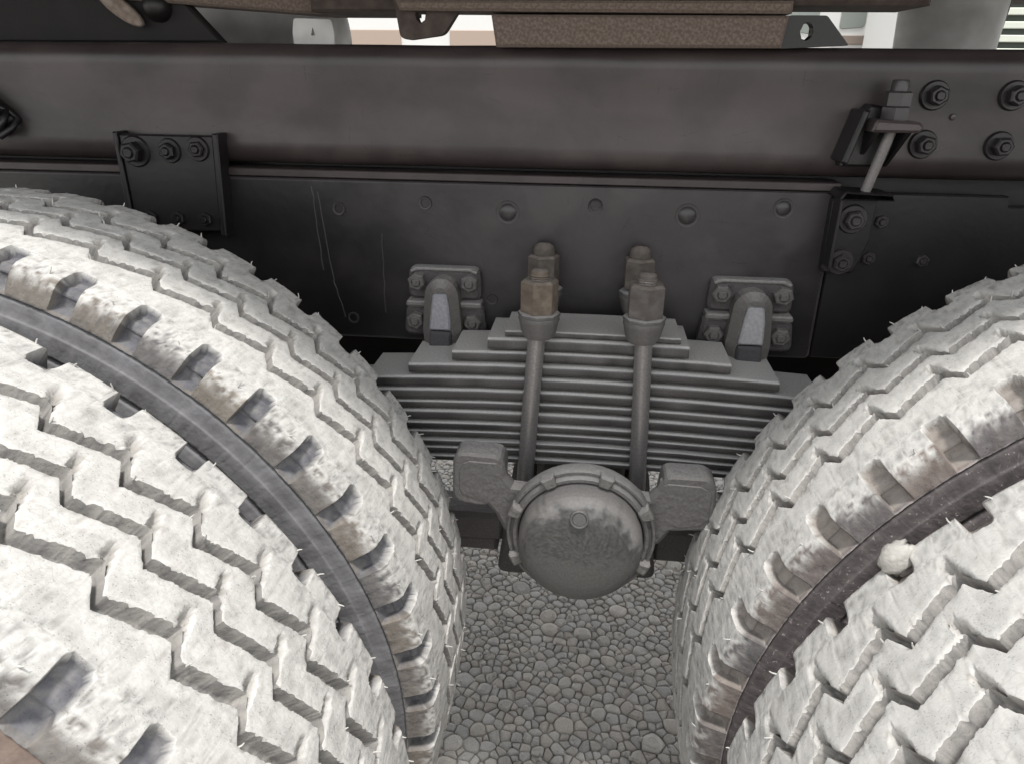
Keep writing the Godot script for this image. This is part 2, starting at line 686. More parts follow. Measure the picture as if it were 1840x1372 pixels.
func make_materials() -> void:
	var soft := noise_tex(0.008, FastNoiseLite.TYPE_SIMPLEX_SMOOTH, Color(0.80, 0.795, 0.79), Color(1, 1, 1))
	var speck := noise_tex(0.05, FastNoiseLite.TYPE_SIMPLEX_SMOOTH, Color(0.90, 0.895, 0.89), Color(1, 1, 1), 512, 5)
	var paint_tex := scratched()
	var grain := normal_tex(0.06, FastNoiseLite.TYPE_SIMPLEX_SMOOTH, 3.0)
	var rough_n := normal_tex(0.02, FastNoiseLite.TYPE_SIMPLEX_SMOOTH, 6.0)
	var rust := noise_tex(0.02, FastNoiseLite.TYPE_SIMPLEX_SMOOTH, Color(0.80, 0.76, 0.73), Color(1.0, 0.98, 0.96), 512, 6)
	mat("tread", L(1, 1, 1), 0.95, dirt(), 6.0, grain, 0.45)
	mat("side_left", L(1.0, 1.0, 1.02), 0.72, soft, 5.0, grain, 0.35)
	mat("side_right", L(1, 1, 1), 0.7, fleck(), 5.0, grain, 0.45)
	mat("side_outer", L(1.0, 0.80, 0.68), 0.8, rust, 5.0, grain, 0.4)
	mat("hair", L(1, 1, 1), 0.9)
	mat("paint", L(0.060, 0.049, 0.048), 0.38, paint_tex, 1.6, grain, 0.04)
	mat("guard", L(0.009, 0.007, 0.007), 0.75, paint_tex, 2.0)
	mat("paint_black", L(0.011, 0.0095, 0.0095), 0.45, paint_tex, 2.0, grain, 0.06)
	mat("plate", L(0.046, 0.042, 0.043), 0.36, paint_tex, 1.7, grain, 0.05)
	mat("steel", L(1, 1, 1), 0.55, speck, 6.0, grain, 0.3, 0.15)
	mat("leaf_steel", L(1, 1, 1), 0.45, speck, 9.0, grain, 0.3, 0.0)
	mat("rod_steel", L(1, 1, 1), 0.34, speck, 9.0, grain, 0.3, 0.6)
	mat("cast", L(1, 1, 1), 0.75, speck, 7.0, rough_n, 0.8)
	mat("cap", L(1, 1, 1), 0.6, speck, 8.0, grain, 0.4)
	mat("rusty", L(1, 1, 1), 0.9, rust, 6.0, rough_n, 0.6)
	mat("bed_beam", L(0.165, 0.135, 0.117), 0.9, rust, 18.0, rough_n, 0.5)
	mat("bed_under", L(0.07, 0.055, 0.048), 0.85, rust, 4.0, rough_n, 0.4)
	mat("white_paint", L(0.62, 0.61, 0.59), 0.5)
	mat("pale_tank", L(0.72, 0.71, 0.69), 0.5, soft, 2.0)
	mat("stone", L(1, 1, 1), 0.95, speck, 9.0, grain, 0.7)
	mat("plain", L(1, 1, 1), 0.85)
	var ground_tex := noise_tex(0.03, FastNoiseLite.TYPE_CELLULAR, Color(0.55, 0.54, 0.53), Color(1, 1, 1), 1024, 4)
	mat("ground", L(0.52, 0.50, 0.47), 0.95, ground_tex, 0.9, normal_tex(0.03, FastNoiseLite.TYPE_CELLULAR, 8.0), 1.0)
	var gl := StandardMaterial3D.new()
	gl.albedo_color = Color(0.50, 0.52, 0.50)  # pale tone carries the sky reflection, painted in
	gl.roughness = 0.3
	M["glass"] = gl


func seam(freq: float, kind: int, oct: int, n: int, sd: int, ret := -1) -> Image:
	var f := FastNoiseLite.new()
	f.seed = sd
	f.noise_type = kind
	f.frequency = freq
	f.fractal_octaves = oct
	if ret >= 0:
		f.cellular_return_type = ret
		f.fractal_type = FastNoiseLite.FRACTAL_NONE
	var im := f.get_seamless_image(n, n)
	im.convert(Image.FORMAT_L8)
	return im


func dirt() -> ImageTexture:
	# dried dust on rubber: powder, hairline cracks in patches, specks where it has flaked
	var n := 1024
	var soft := seam(0.006, FastNoiseLite.TYPE_SIMPLEX_SMOOTH, 4, n, 31).get_data()
	var fine_ := seam(0.06, FastNoiseLite.TYPE_SIMPLEX_SMOOTH, 4, n, 32).get_data()
	var cells := seam(0.022, FastNoiseLite.TYPE_CELLULAR, 1, n, 33, FastNoiseLite.RETURN_DISTANCE2_SUB).get_data()
	var where := seam(0.010, FastNoiseLite.TYPE_SIMPLEX_SMOOTH, 3, n, 34).get_data()
	var out := PackedByteArray()
	out.resize(n * n * 3)
	for i in n * n:
		var v := 0.90 + 0.10 * (fine_[i] / 255.0)
		var patch := smoothstep(0.52, 0.70, where[i] / 255.0)
		v -= patch * 0.11 * (1.0 - smoothstep(0.0, 0.10, cells[i] / 255.0))
		v -= 0.34 * smoothstep(0.72, 0.82, fine_[i] / 255.0) * smoothstep(0.35, 0.62, soft[i] / 255.0)
		v -= 0.08 * smoothstep(0.45, 0.75, soft[i] / 255.0)
		out[i * 3] = int(clampf(v, 0.0, 1.0) * 255.0)
		out[i * 3 + 1] = int(clampf(v * 0.992, 0.0, 1.0) * 255.0)
		out[i * 3 + 2] = int(clampf(v * 0.98, 0.0, 1.0) * 255.0)
	return ImageTexture.create_from_image(Image.create_from_data(n, n, false, Image.FORMAT_RGB8, out))


func fleck() -> ImageTexture:
	# brown black rubber with pale scratched flecks
	var n := 1024
	var fine_ := seam(0.035, FastNoiseLite.TYPE_SIMPLEX_SMOOTH, 3, n, 41).get_data()
	var soft := seam(0.008, FastNoiseLite.TYPE_SIMPLEX_SMOOTH, 4, n, 42).get_data()
	var out := PackedByteArray()
	out.resize(n * n * 3)
	for i in n * n:
		var v := 0.40 + 0.22 * (soft[i] / 255.0) + 0.5 * smoothstep(0.76, 0.82, fine_[i] / 255.0) * smoothstep(0.4, 0.6, soft[i] / 255.0)
		out[i * 3] = int(clampf(v, 0.0, 1.0) * 255.0)
		out[i * 3 + 1] = int(clampf(v * 0.97, 0.0, 1.0) * 255.0)
		out[i * 3 + 2] = int(clampf(v * 0.97, 0.0, 1.0) * 255.0)
	return ImageTexture.create_from_image(Image.create_from_data(n, n, false, Image.FORMAT_RGB8, out))


func scratched() -> ImageTexture:
	# worn dark paint: soft blotches, fine scuffs and specks, all in the paint itself
	var n := 1024
	var f := FastNoiseLite.new()
	f.seed = 21
	f.frequency = 0.0045
	f.fractal_octaves = 6
	var base := f.get_seamless_image(n, n)
	base.convert(Image.FORMAT_RGB8)
	for y in n:
		for x in n:
			var k := base.get_pixel(x, y).r
			var t := 0.84 + 0.16 * smoothstep(0.3, 0.7, k)
			base.set_pixel(x, y, Color(t, t * 0.985, t * 0.985))
	for i in 260:
		var p := Vector2(rng.randf() * n, rng.randf() * n)
		var dir := Vector2.from_angle(rng.randf_range(-0.5, 0.5) + (PI / 2 if rng.randf() < 0.5 else 0.0))
		var l := rng.randf_range(4.0, 46.0)
		var dark := rng.randf() < 0.72
		var amt := rng.randf_range(0.25, 0.6)
		for k in int(l):
			p += dir + Vector2(rng.randf_range(-0.5, 0.5), rng.randf_range(-0.5, 0.5))
			if rng.randf() < 0.3:
				continue
			var c := base.get_pixel(posmod(int(p.x), n), posmod(int(p.y), n))
			base.set_pixel(posmod(int(p.x), n), posmod(int(p.y), n), c.darkened(amt) if dark else c.lightened(amt * 0.8))
	return ImageTexture.create_from_image(base)


# ---------------------------------------------------------------- setting
func make_setting() -> void:
	var g := MB.new()
	g.quad(Vector3(-60, 0, -90), Vector3(60, 0, -90), Vector3(60, 0, 40), Vector3(-60, 0, 40), Vector3.UP)
	var ground := part("ground", g, M.ground, self)
	ground.position.y = GROUND
	ground.set_meta("kind", "structure")
	ground.set_meta("label", "dry gray gravel and cracked dirt ground under the truck")
	# stones: sites with sizes, each stone the cell it holds
	var lo := Vector2(-0.72, -1.75)
	var hi := Vector2(0.72, 0.12)
	var sites := []
	var rad := []
	var cell := 0.05
	var bins := {}
	for size in [0.020, 0.0135, 0.0095, 0.0070]:
		var tries: int = {0.020: 110, 0.0135: 1300, 0.0095: 14000, 0.0070: 46000}[size]
		for k in tries:
			var p := Vector2(rng.randf_range(lo.x, hi.x), rng.randf_range(lo.y, hi.y))
			var r: float = size * rng.randf_range(0.8, 1.15)
			var b := Vector2i((p / cell).floor())
			var good := true
			for dx in [-1, 0, 1, -2, 2]:
				for dy in [-1, 0, 1, -2, 2]:
					for i in bins.get(b + Vector2i(dx, dy), []):
						if p.distance_to(sites[i]) < (r + rad[i]) * 0.92:
							good = false
							break
					if not good:
						break
				if not good:
					break
			if good:
				if not bins.has(b):
					bins[b] = []
				bins[b].append(sites.size())
				sites.append(p)
				rad.append(r)
	var near := []
	var stones := {}
	for i in sites.size():
		var p: Vector2 = sites[i]
		var poly := PackedVector2Array()
		for k in 12:
			poly.append(p + Vector2.from_angle(TAU * k / 12.0) * rad[i] * 2.6)
		var b := Vector2i((p / cell).floor())
		for dx in [-1, 0, 1, -2, 2]:
			for dy in [-1, 0, 1, -2, 2]:
				for j in bins.get(b + Vector2i(dx, dy), []):
					if j == i:
						continue
					var q: Vector2 = sites[j]
					var d := p.distance_to(q)
					if d > rad[i] * 2.6 + rad[j] * 2.6:
						continue
					# power line between the two discs, a joint left open
					var t: float = (d * d + rad[i] ** 2 - rad[j] ** 2) / (2.0 * d) - 0.0007
					var nrm := (q - p) / d
					poly = clip(poly, p + nrm * t, nrm)
					if poly.size() < 3:
						break
		if poly.size() < 3:
			continue
		var rp := round_poly(Array(poly), rad[i] * 0.40, 2)
		var outline := PackedVector2Array()
		for k in rp.size():
			if outline.is_empty() or rp[k].distance_to(outline[-1]) > rad[i] * 0.16:
				outline.append(rp[k])
		if outline.size() < 4:
			continue
		stones[i] = outline
		near.append([p.distance_to(Vector2(0.05, -0.35)) if absf(p.x) < 0.32 else 9.0, i])
	near.sort_custom(func(a, b): return a[0] < b[0])
	var rest := MB.new()
	for k in near.size():
		var i: int = near[k][1]
		var m := MB.new() if k < 300 else rest
		var shade := rng.randf_range(0.82, 1.1)
		var warm := rng.randf_range(-0.012, 0.016)
		m.col = L(0.475 * shade + warm, 0.452 * shade, 0.425 * shade - warm)
		var c: Vector2 = sites[i]
		var h: float = 0.004 + rad[i] * rng.randf_range(0.10, 0.38)
		var tilt := Vector2(rng.randf_range(-0.25, 0.25), rng.randf_range(-0.25, 0.25))
		var y0 := GROUND - 0.004
		var rows := []
		var o: PackedVector2Array = stones[i]
		for ring in [[1.0, 0.0], [0.95, 0.6], [0.80, 0.9], [0.45, 1.0]]:
			var line := PackedVector3Array()
			for q in o:
				var w: Vector2 = c + (q - c) * ring[0]
				line.append(Vector3(w.x, y0 + 0.004 + (h + tilt.dot(w - c)) * ring[1] + 0.0012 * noise.get_noise_2d(w.x * 130.0, w.y * 130.0) * ring[1], w.y))
			rows.append(line)
		m.grid(rows, true, true)
		var top := Vector3(c.x, y0 + 0.004 + h * 1.02, c.y)
		for s in o.size():
			m.tri(top, rows[3][s], rows[3][(s + 1) % o.size()], Vector3.UP, Vector3.UP, Vector3.UP)
		if k < 300:
			part("stone", m, M.stone, ground)
			var st := ground.get_child(-1) as Node3D
			st.position.y = -GROUND
	for k in 1100:
		var p := Vector3(rng.randf_range(lo.x, hi.x), GROUND + 0.008, rng.randf_range(lo.y, hi.y))
		var r := rng.randf_range(0.0022, 0.0055)
		var sh := rng.randf_range(0.8, 1.15)
		rest.col = L(0.45 * sh, 0.43 * sh, 0.41 * sh)
		var sq := Vector3(rng.randf_range(0.8, 1.4), 0.8, rng.randf_range(0.8, 1.4)) * r
		var tw := Basis(Vector3.UP, rng.randf() * TAU)
		var rw := []
		for i in 4:
			var a := PI * (i + 0.35) / 4.2
			var line := PackedVector3Array()
			for j in 7:
				var b := TAU * j / 7.0
				line.append(p + tw * (Vector3(sin(a) * cos(b), cos(a), sin(a) * sin(b)) * sq * rng.randf_range(0.85, 1.1)))
			rw.append(line)
		rest.grid(rw, true, true)
		for j in 7:
			rest.flat(p + Vector3(0, sq.y, 0), rw[0][j], rw[0][(j + 1) % 7], Vector3.UP)
	var gv := part("gravel", rest, M.stone, self, "gray gravel of small rounded stones packed on the ground")
	gv.set_meta("kind", "stuff")
	gv.set_meta("category", "gravel")


func clip(poly: PackedVector2Array, at: Vector2, nrm: Vector2) -> PackedVector2Array:
	var out := PackedVector2Array()
	var m := poly.size()
	for i in m:
		var a := poly[i]
		var b := poly[(i + 1) % m]
		var da := (a - at).dot(nrm)
		var db := (b - at).dot(nrm)
		if da <= 0.0:
			out.append(a)
		if (da < 0.0 and db > 0.0) or (da > 0.0 and db < 0.0):
			out.append(a.lerp(b, da / (da - db)))
	return out


# ---------------------------------------------------------------- chassis
func make_frame() -> void:
	# rail: a pressed channel, its smooth back outwards, corners rolled over
	var sec := PackedVector2Array()            # (z, y)
	for k in 7:
		var t := PI * 0.5 * k / 6.0
		sec.append(Vector2(-0.442 + 0.022 * sin(t), 0.673 + 0.022 * cos(t)))
	for k in 9:
		var yy := lerpf(0.668, 0.575, k / 8.0)
		sec.append(Vector2(-0.42 - 0.0015 * sin(PI * k / 8.0), yy))
	for k in 7:
		var t := PI * 0.5 * k / 6.0
		sec.append(Vector2(-0.446 + 0.026 * cos(t), 0.570 - 0.026 * sin(t)))
	sec.append(Vector2(-0.50, 0.544))
	sec.append(Vector2(-0.50, 0.552))
	sec.append(Vector2(-0.448, 0.553))
	sec.append(Vector2(-0.43, 0.572))
	sec.append(Vector2(-0.43, 0.668))
	sec.append(Vector2(-0.444, 0.686))
	sec.append(Vector2(-0.50, 0.687))
	sec.append(Vector2(-0.50, 0.695))
	for which in 2:
		var rail := MB.new()
		var rows := []
		for i in 61:
			var x := lerpf(-2.6, 2.2, i / 60.0)
			var line := PackedVector3Array()
			for s in sec:
				var wav := 0.0012 * noise.get_noise_2d(x * 3.0, s.y * 9.0)
				line.append(Vector3(x, s.y + wav, s.x + wav if which == 0 else -1.62 - s.x))
			rows.append(line)
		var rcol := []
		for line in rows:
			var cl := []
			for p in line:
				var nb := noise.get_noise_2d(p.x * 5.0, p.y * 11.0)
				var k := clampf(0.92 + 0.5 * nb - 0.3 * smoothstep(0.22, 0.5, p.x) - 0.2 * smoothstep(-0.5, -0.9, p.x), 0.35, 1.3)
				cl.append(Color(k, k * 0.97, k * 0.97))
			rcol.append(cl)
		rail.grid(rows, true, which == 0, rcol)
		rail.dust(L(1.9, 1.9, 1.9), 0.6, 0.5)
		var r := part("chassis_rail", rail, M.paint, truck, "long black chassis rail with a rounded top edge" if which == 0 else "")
		if which == 0:
			for p in [Vector3(0.403, 0.644, -0.4195), Vector3(0.492, 0.645, -0.4195), Vector3(0.402, 0.588, -0.4195), Vector3(0.490, 0.588, -0.4195)]:
				bolt(r, p, 0.0115, 0.016, "plate", true, "bolt", L(0.5, 0.48, 0.48), rng.randf())
			var dot := MB.new()
			dot.col = L(4, 4, 4)
			dot.lathe([Vector2(0.0, 0.002), Vector2(0.003, 0.0015), Vector2(0.004, 0.0)], 10)
			part("rivet", dot, M.paint, r).position = Vector3(0.430, 0.620, -0.4205)
	for x in [-1.5, -0.75, 0.75, 1.5]:
		var cm := MB.new()
		cm.box(Vector3(x - 0.05, 0.555, -1.11), Vector3(x + 0.05, 0.665, -0.51), 0.004)
		part("crossmember", cm, M.paint_black, truck)
	var ip := MB.new()
	ip.box(Vector3(-2.6, 0.30, -0.482), Vector3(2.2, 0.56, -0.470), 0.002)  # added dark fill, hides the bright ground below the rail
	part("filler_panel", ip, M.paint_black, truck)
	var cp := MB.new()
	cp.box(Vector3(-0.85, 0.04, -0.70), Vector3(0.85, 0.54, -0.66), 0.01)  # added dark slab, closes the gap where bright ground showed through
	part("crossmember", cp, M.paint_black, truck)
	# strip between the rail and the suspension plate
	var strip := MB.new()
	strip.col = L(0.75, 0.72, 0.72)
	strip.box(Vector3(-1.3, 0.529, -0.46), Vector3(0.315, 0.5395, -0.4175), 0.0012)
	
	part("packing_strip", strip, M.paint, truck)
	# the suspension plate below
	var plate := MB.new()
	plate.prism(round_poly([Vector2(-1.4, 0.300), Vector2(0.315, 0.300), Vector2(0.315, 0.5275), Vector2(-1.4, 0.5275)], 0.008), -0.436, -0.420, 0.002, true)
	plate.dust(L(2.5, 2.4, 2.4), 0.9)
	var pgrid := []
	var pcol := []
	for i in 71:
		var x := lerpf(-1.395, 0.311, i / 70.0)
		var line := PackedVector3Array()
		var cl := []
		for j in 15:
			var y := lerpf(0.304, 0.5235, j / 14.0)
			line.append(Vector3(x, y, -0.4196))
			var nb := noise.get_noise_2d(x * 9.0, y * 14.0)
			var dust_shade := clampf(exp(-((x - 0.06) / 0.27) ** 2) * (0.45 + 0.55 * smoothstep(0.33, 0.5, y)) + 0.25 * nb, 0.0, 1.0)  # dusty in the middle; shade by the tyres painted into the sides
			var k := lerpf(0.28, 1.3, dust_shade)
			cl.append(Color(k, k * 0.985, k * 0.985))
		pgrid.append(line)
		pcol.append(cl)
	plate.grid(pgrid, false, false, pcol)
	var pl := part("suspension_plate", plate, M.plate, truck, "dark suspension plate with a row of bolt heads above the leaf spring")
	var p2 := MB.new()
	p2.prism(PackedVector2Array([Vector2(0.318, 0.30), Vector2(1.3, 0.30), Vector2(1.3, 0.515), Vector2(0.525, 0.515), Vector2(0.522, 0.5275), Vector2(0.318, 0.5275)]), -0.440, -0.426, 0.002, true)
	p2.dust(L(2.5, 2.4, 2.4), 0.9)
	var pr := part("rear_plate", p2, M.paint_black, truck)
	# round rivet heads, a plugged hole and odd bolts in it
	for q in [[-0.110, 0.490, 0.0125], [0.128, 0.493, 0.0125], [0.249, 0.506, 0.0105]]:
		var d := MB.new()
		d.col = L(1.35, 1.2, 1.2)
		var r: float = q[2]
		d.lathe([Vector2(0.0, r * 0.42), Vector2(r * 0.35, r * 0.4), Vector2(r * 0.7, r * 0.28), Vector2(r * 0.92, r * 0.1), Vector2(r, 0.0)], 24)
		d.lathe([Vector2(r * 1.08, 0.0014), Vector2(r * 1.22, 0.0016), Vector2(r * 1.3, 0.0)], 24)
		part("rivet", d, M.plate, pl).position = Vector3(q[0], q[1], -0.4205)
	var ringm := MB.new()
	ringm.col = L(0.3, 0.3, 0.3)
	ringm.lathe([Vector2(0.0068, -0.001), Vector2(0.0072, 0.0022), Vector2(0.0090, 0.0026), Vector2(0.0098, 0.0)], 26)
	ringm.col = L(1.2, 1.2, 1.2)
	ringm.lathe([Vector2(0.0, 0.0006), Vector2(0.0069, 0.0006)], 26)
	part("plugged_hole", ringm, M.plate, pl).position = Vector3(0.007, 0.502, -0.4202)
	for q in [[-0.345, 0.488, 0.0085], [-0.223, 0.499, 0.0085], [-0.131, 0.367, 0.007], [-0.337, 0.330, 0.008]]:
		var d := MB.new()
		d.col = L(1.1, 1.1, 1.15)
		var r: float = q[2]
		d.lathe([Vector2(r * 0.7, -0.001), Vector2(r * 0.75, 0.003), Vector2(r, 0.0032), Vector2(r * 1.12, 0.0)], 18)
		d.col = L(0.12, 0.12, 0.12)
		d.lathe([Vector2(0.0, 0.0004), Vector2(r * 0.71, 0.0004)], 18)
		part("bolt_hole", d, M.plate, pl).position = Vector3(q[0], q[1], -0.4202)
	for q in [[0.436, 0.443, 0.0085], [0.368, 0.444, 0.009], [0.375, 0.492, 0.009]]:
		bolt(pr, Vector3(q[0], q[1], -0.4262), q[2], 0.006, "plate", false, "bolt", L(1.2, 1.2, 1.2), rng.randf())
	# runs of paint and mud on the plate
	for q in [[-0.382, 0.517, -0.376, 0.40], [-0.374, 0.51, -0.362, 0.385], [-0.287, 0.455, -0.288, 0.34], [-0.362, 0.385, -0.349, 0.33]]:
		var d := MB.new()
		d.col = L(1.25, 1.2, 1.2)
		var path := []
		for k in 9:
			var t := k / 8.0
			path.append(Vector3(lerpf(q[0], q[2], t) + rng.randf_range(-0.001, 0.001), lerpf(q[1], q[3], t), 0.0))
		d.tube(path, 0.0011, 6)
		part("paint_run", d, M.plate, pl).position.z = -0.4200


func make_spring() -> void:
	# thirteen leaves, shortest on top
	var tops := [0.363, 0.354, 0.335, 0.318, 0.300, 0.282, 0.264, 0.250, 0.233, 0.219, 0.206, 0.195, 0.182, 0.170]
	var left := [-0.099, -0.121, -0.168, -0.226, -0.285, -0.34, -0.39, -0.43, -0.47, -0.50, -0.52, -0.54, -0.55]
	var right := [0.122, 0.133, 0.187, 0.248, 0.305, 0.36, 0.40, 0.44, 0.48, 0.51, 0.53, 0.55, 0.56]
	var spring := Node3D.new()
	spring.name = "leaf_spring"
	truck.add_child(spring)
	spring.set_meta("label", "stack of gray steel spring leaves stepped shorter towards the top")
	for k in 13:
		var t: float = tops[k] - tops[k + 1]
		t -= rng.randf_range(0.0026, 0.0042) if k > 0 else 0.001
		if k == 0:
			t = 0.0082
		var zf := -0.300 + rng.randf_range(-0.0018, 0.0018) - (0.003 if k == 0 else 0.0)
		var zb := -0.384
		var m := MB.new()
		var rows := []
		var cols := []
		var n := 24
		for i in n + 1:
			var x := lerpf(left[k], right[k], i / float(n))
			var y: float = tops[k] - 0.10 * (x - 0.01) ** 2
			var endr := 1.0 if (i > 0 and i < n) else 0.9
			var rd := minf(t * 0.36, 0.005)
			var line := PackedVector3Array()
			var cl := []
			var w := 0.0006 * noise.get_noise_2d(x * 40.0, k * 7.0)
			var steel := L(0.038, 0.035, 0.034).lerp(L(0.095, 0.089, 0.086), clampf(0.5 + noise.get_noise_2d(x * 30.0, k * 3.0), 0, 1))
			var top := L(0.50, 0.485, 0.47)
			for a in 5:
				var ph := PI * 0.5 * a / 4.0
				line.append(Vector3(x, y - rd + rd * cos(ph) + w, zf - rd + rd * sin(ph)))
				cl.append(top if a < 2 else L(0.46, 0.45, 0.44) if a < 3 else steel)  # dusty top; edge highlight painted pale, face darkened for contrast
			for a in 5:
				var ph := PI * 0.5 * a / 4.0
				line.append(Vector3(x, y - t + rd - rd * sin(ph) + w, zf - rd + rd * cos(ph)))
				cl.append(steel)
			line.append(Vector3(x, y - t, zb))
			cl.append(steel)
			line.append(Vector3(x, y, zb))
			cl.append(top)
			line.append(Vector3(x, y, zb + 0.002))
			cl.append(top)
			rows.append(line)
			cols.append(cl)
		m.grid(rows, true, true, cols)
		m.col = L(0.30, 0.29, 0.28)
		for e in [0, n]:
			var c := Vector3.ZERO
			for q in rows[e]:
				c += q / rows[e].size()
			for s in rows[e].size():
				m.flat(c, rows[e][s], rows[e][(s + 1) % rows[e].size()], Vector3(-1 if e == 0 else 1, 0, 0))
		part("leaf", m, M.leaf_steel, spring)
	# dark packing inside the bolt line, seen only through the gaps
	# U bolts over the pack, nuts up
	var spots := [[-0.055, -0.070, L(0.155, 0.13, 0.108), 0.0], [0.073, 0.084, L(0.12, 0.113, 0.11), 0.004]]
	for q in spots:
		var ub := MB.new()
		ub.col = L(0.30, 0.285, 0.28)
		var xt: float = q[0]
		var xb: float = q[1]
		var path := [Vector3(xt, 0.437 + q[3], -0.287), Vector3(xt, 0.40, -0.287), Vector3(lerpf(xt, xb, 0.5), 0.27, -0.287), Vector3(xb, 0.12, -0.287)]
		for k in 7:
			var ph := PI * k / 6.0
			path.append(Vector3(xb, 0.12 - 0.05 * sin(ph), -0.342 + 0.055 * cos(ph)))
		path.append_array([Vector3(lerpf(xt, xb, 0.5), 0.27, -0.397), Vector3(xt, 0.40, -0.397), Vector3(xt - 0.004, 0.447, -0.397)])
		ub.tube(path, 0.0112, 18)
		ub.dust(L(0.30, 0.29, 0.28), 0.9)
		var u := part("u_bolt", ub, M.rod_steel, truck)
		for rear in 2:
			var zz := -0.287 if rear == 0 else -0.397
			var nut := MB.new()
			nut.xf = Transform3D(Basis(Vector3.RIGHT, -PI / 2), Vector3.ZERO)
			var c: Color = q[2] if rear == 0 else L(0.105, 0.095, 0.088)
			nut.col = c
			nut.hexagon(0.0232 if rear == 0 else 0.0215, 0.0, 0.040, 0.003, 0.26 + (0.3 if xt > 0 else 0.0))
			for th in 3:
				nut.lathe([Vector2(0.0112, 0.0405 + th * 0.0028), Vector2(0.0122, 0.0396 + th * 0.0028), Vector2(0.0112, 0.0386 + th * 0.0028)], 16)
			nut.lathe([Vector2(0.0, 0.0525), Vector2(0.0085, 0.0518), Vector2(0.0108, 0.0500), Vector2(0.0112, 0.044)], 16)
			if rear == 1:
				nut.lathe([Vector2(0.0, 0.0555), Vector2(0.008, 0.0545), Vector2(0.0128, 0.0515), Vector2(0.0145, 0.047), Vector2(0.0148, 0.039)], 9)
			nut.lathe([Vector2(0.0, 0.0452), Vector2(0.007, 0.045), Vector2(0.0105, 0.0425), Vector2(0.0112, 0.039)], 16)
			nut.dust(L(0.22, 0.205, 0.19), 0.9)
			var n := part("nut", nut, M.rusty, u)
			n.position = Vector3(xt if rear == 0 else xt - 0.003, 0.396 if rear == 0 else 0.4, zz)
			var col := MB.new()
			col.xf = Transform3D(Basis(Vector3.RIGHT, -PI / 2), Vector3.ZERO)
			col.col = L(0.14, 0.13, 0.126)
			col.lathe([Vector2(0.010, 0.0328), Vector2(0.0245, 0.0325), Vector2(0.0262, 0.0312), Vector2(0.0262, 0.028), Vector2(0.0252, 0.0268), Vector2(0.0256, 0.0225), Vector2(0.0245, 0.02), Vector2(0.0215, 0.006), Vector2(0.0185, 0.0), Vector2(0.010, 0.0)], 8)
			col.dust(L(0.36, 0.35, 0.34), 0.9)
			var cc := part("washer", col, M.steel, u)
			cc.position = Vector3(xt if rear == 0 else xt - 0.002, 0.363, zz)


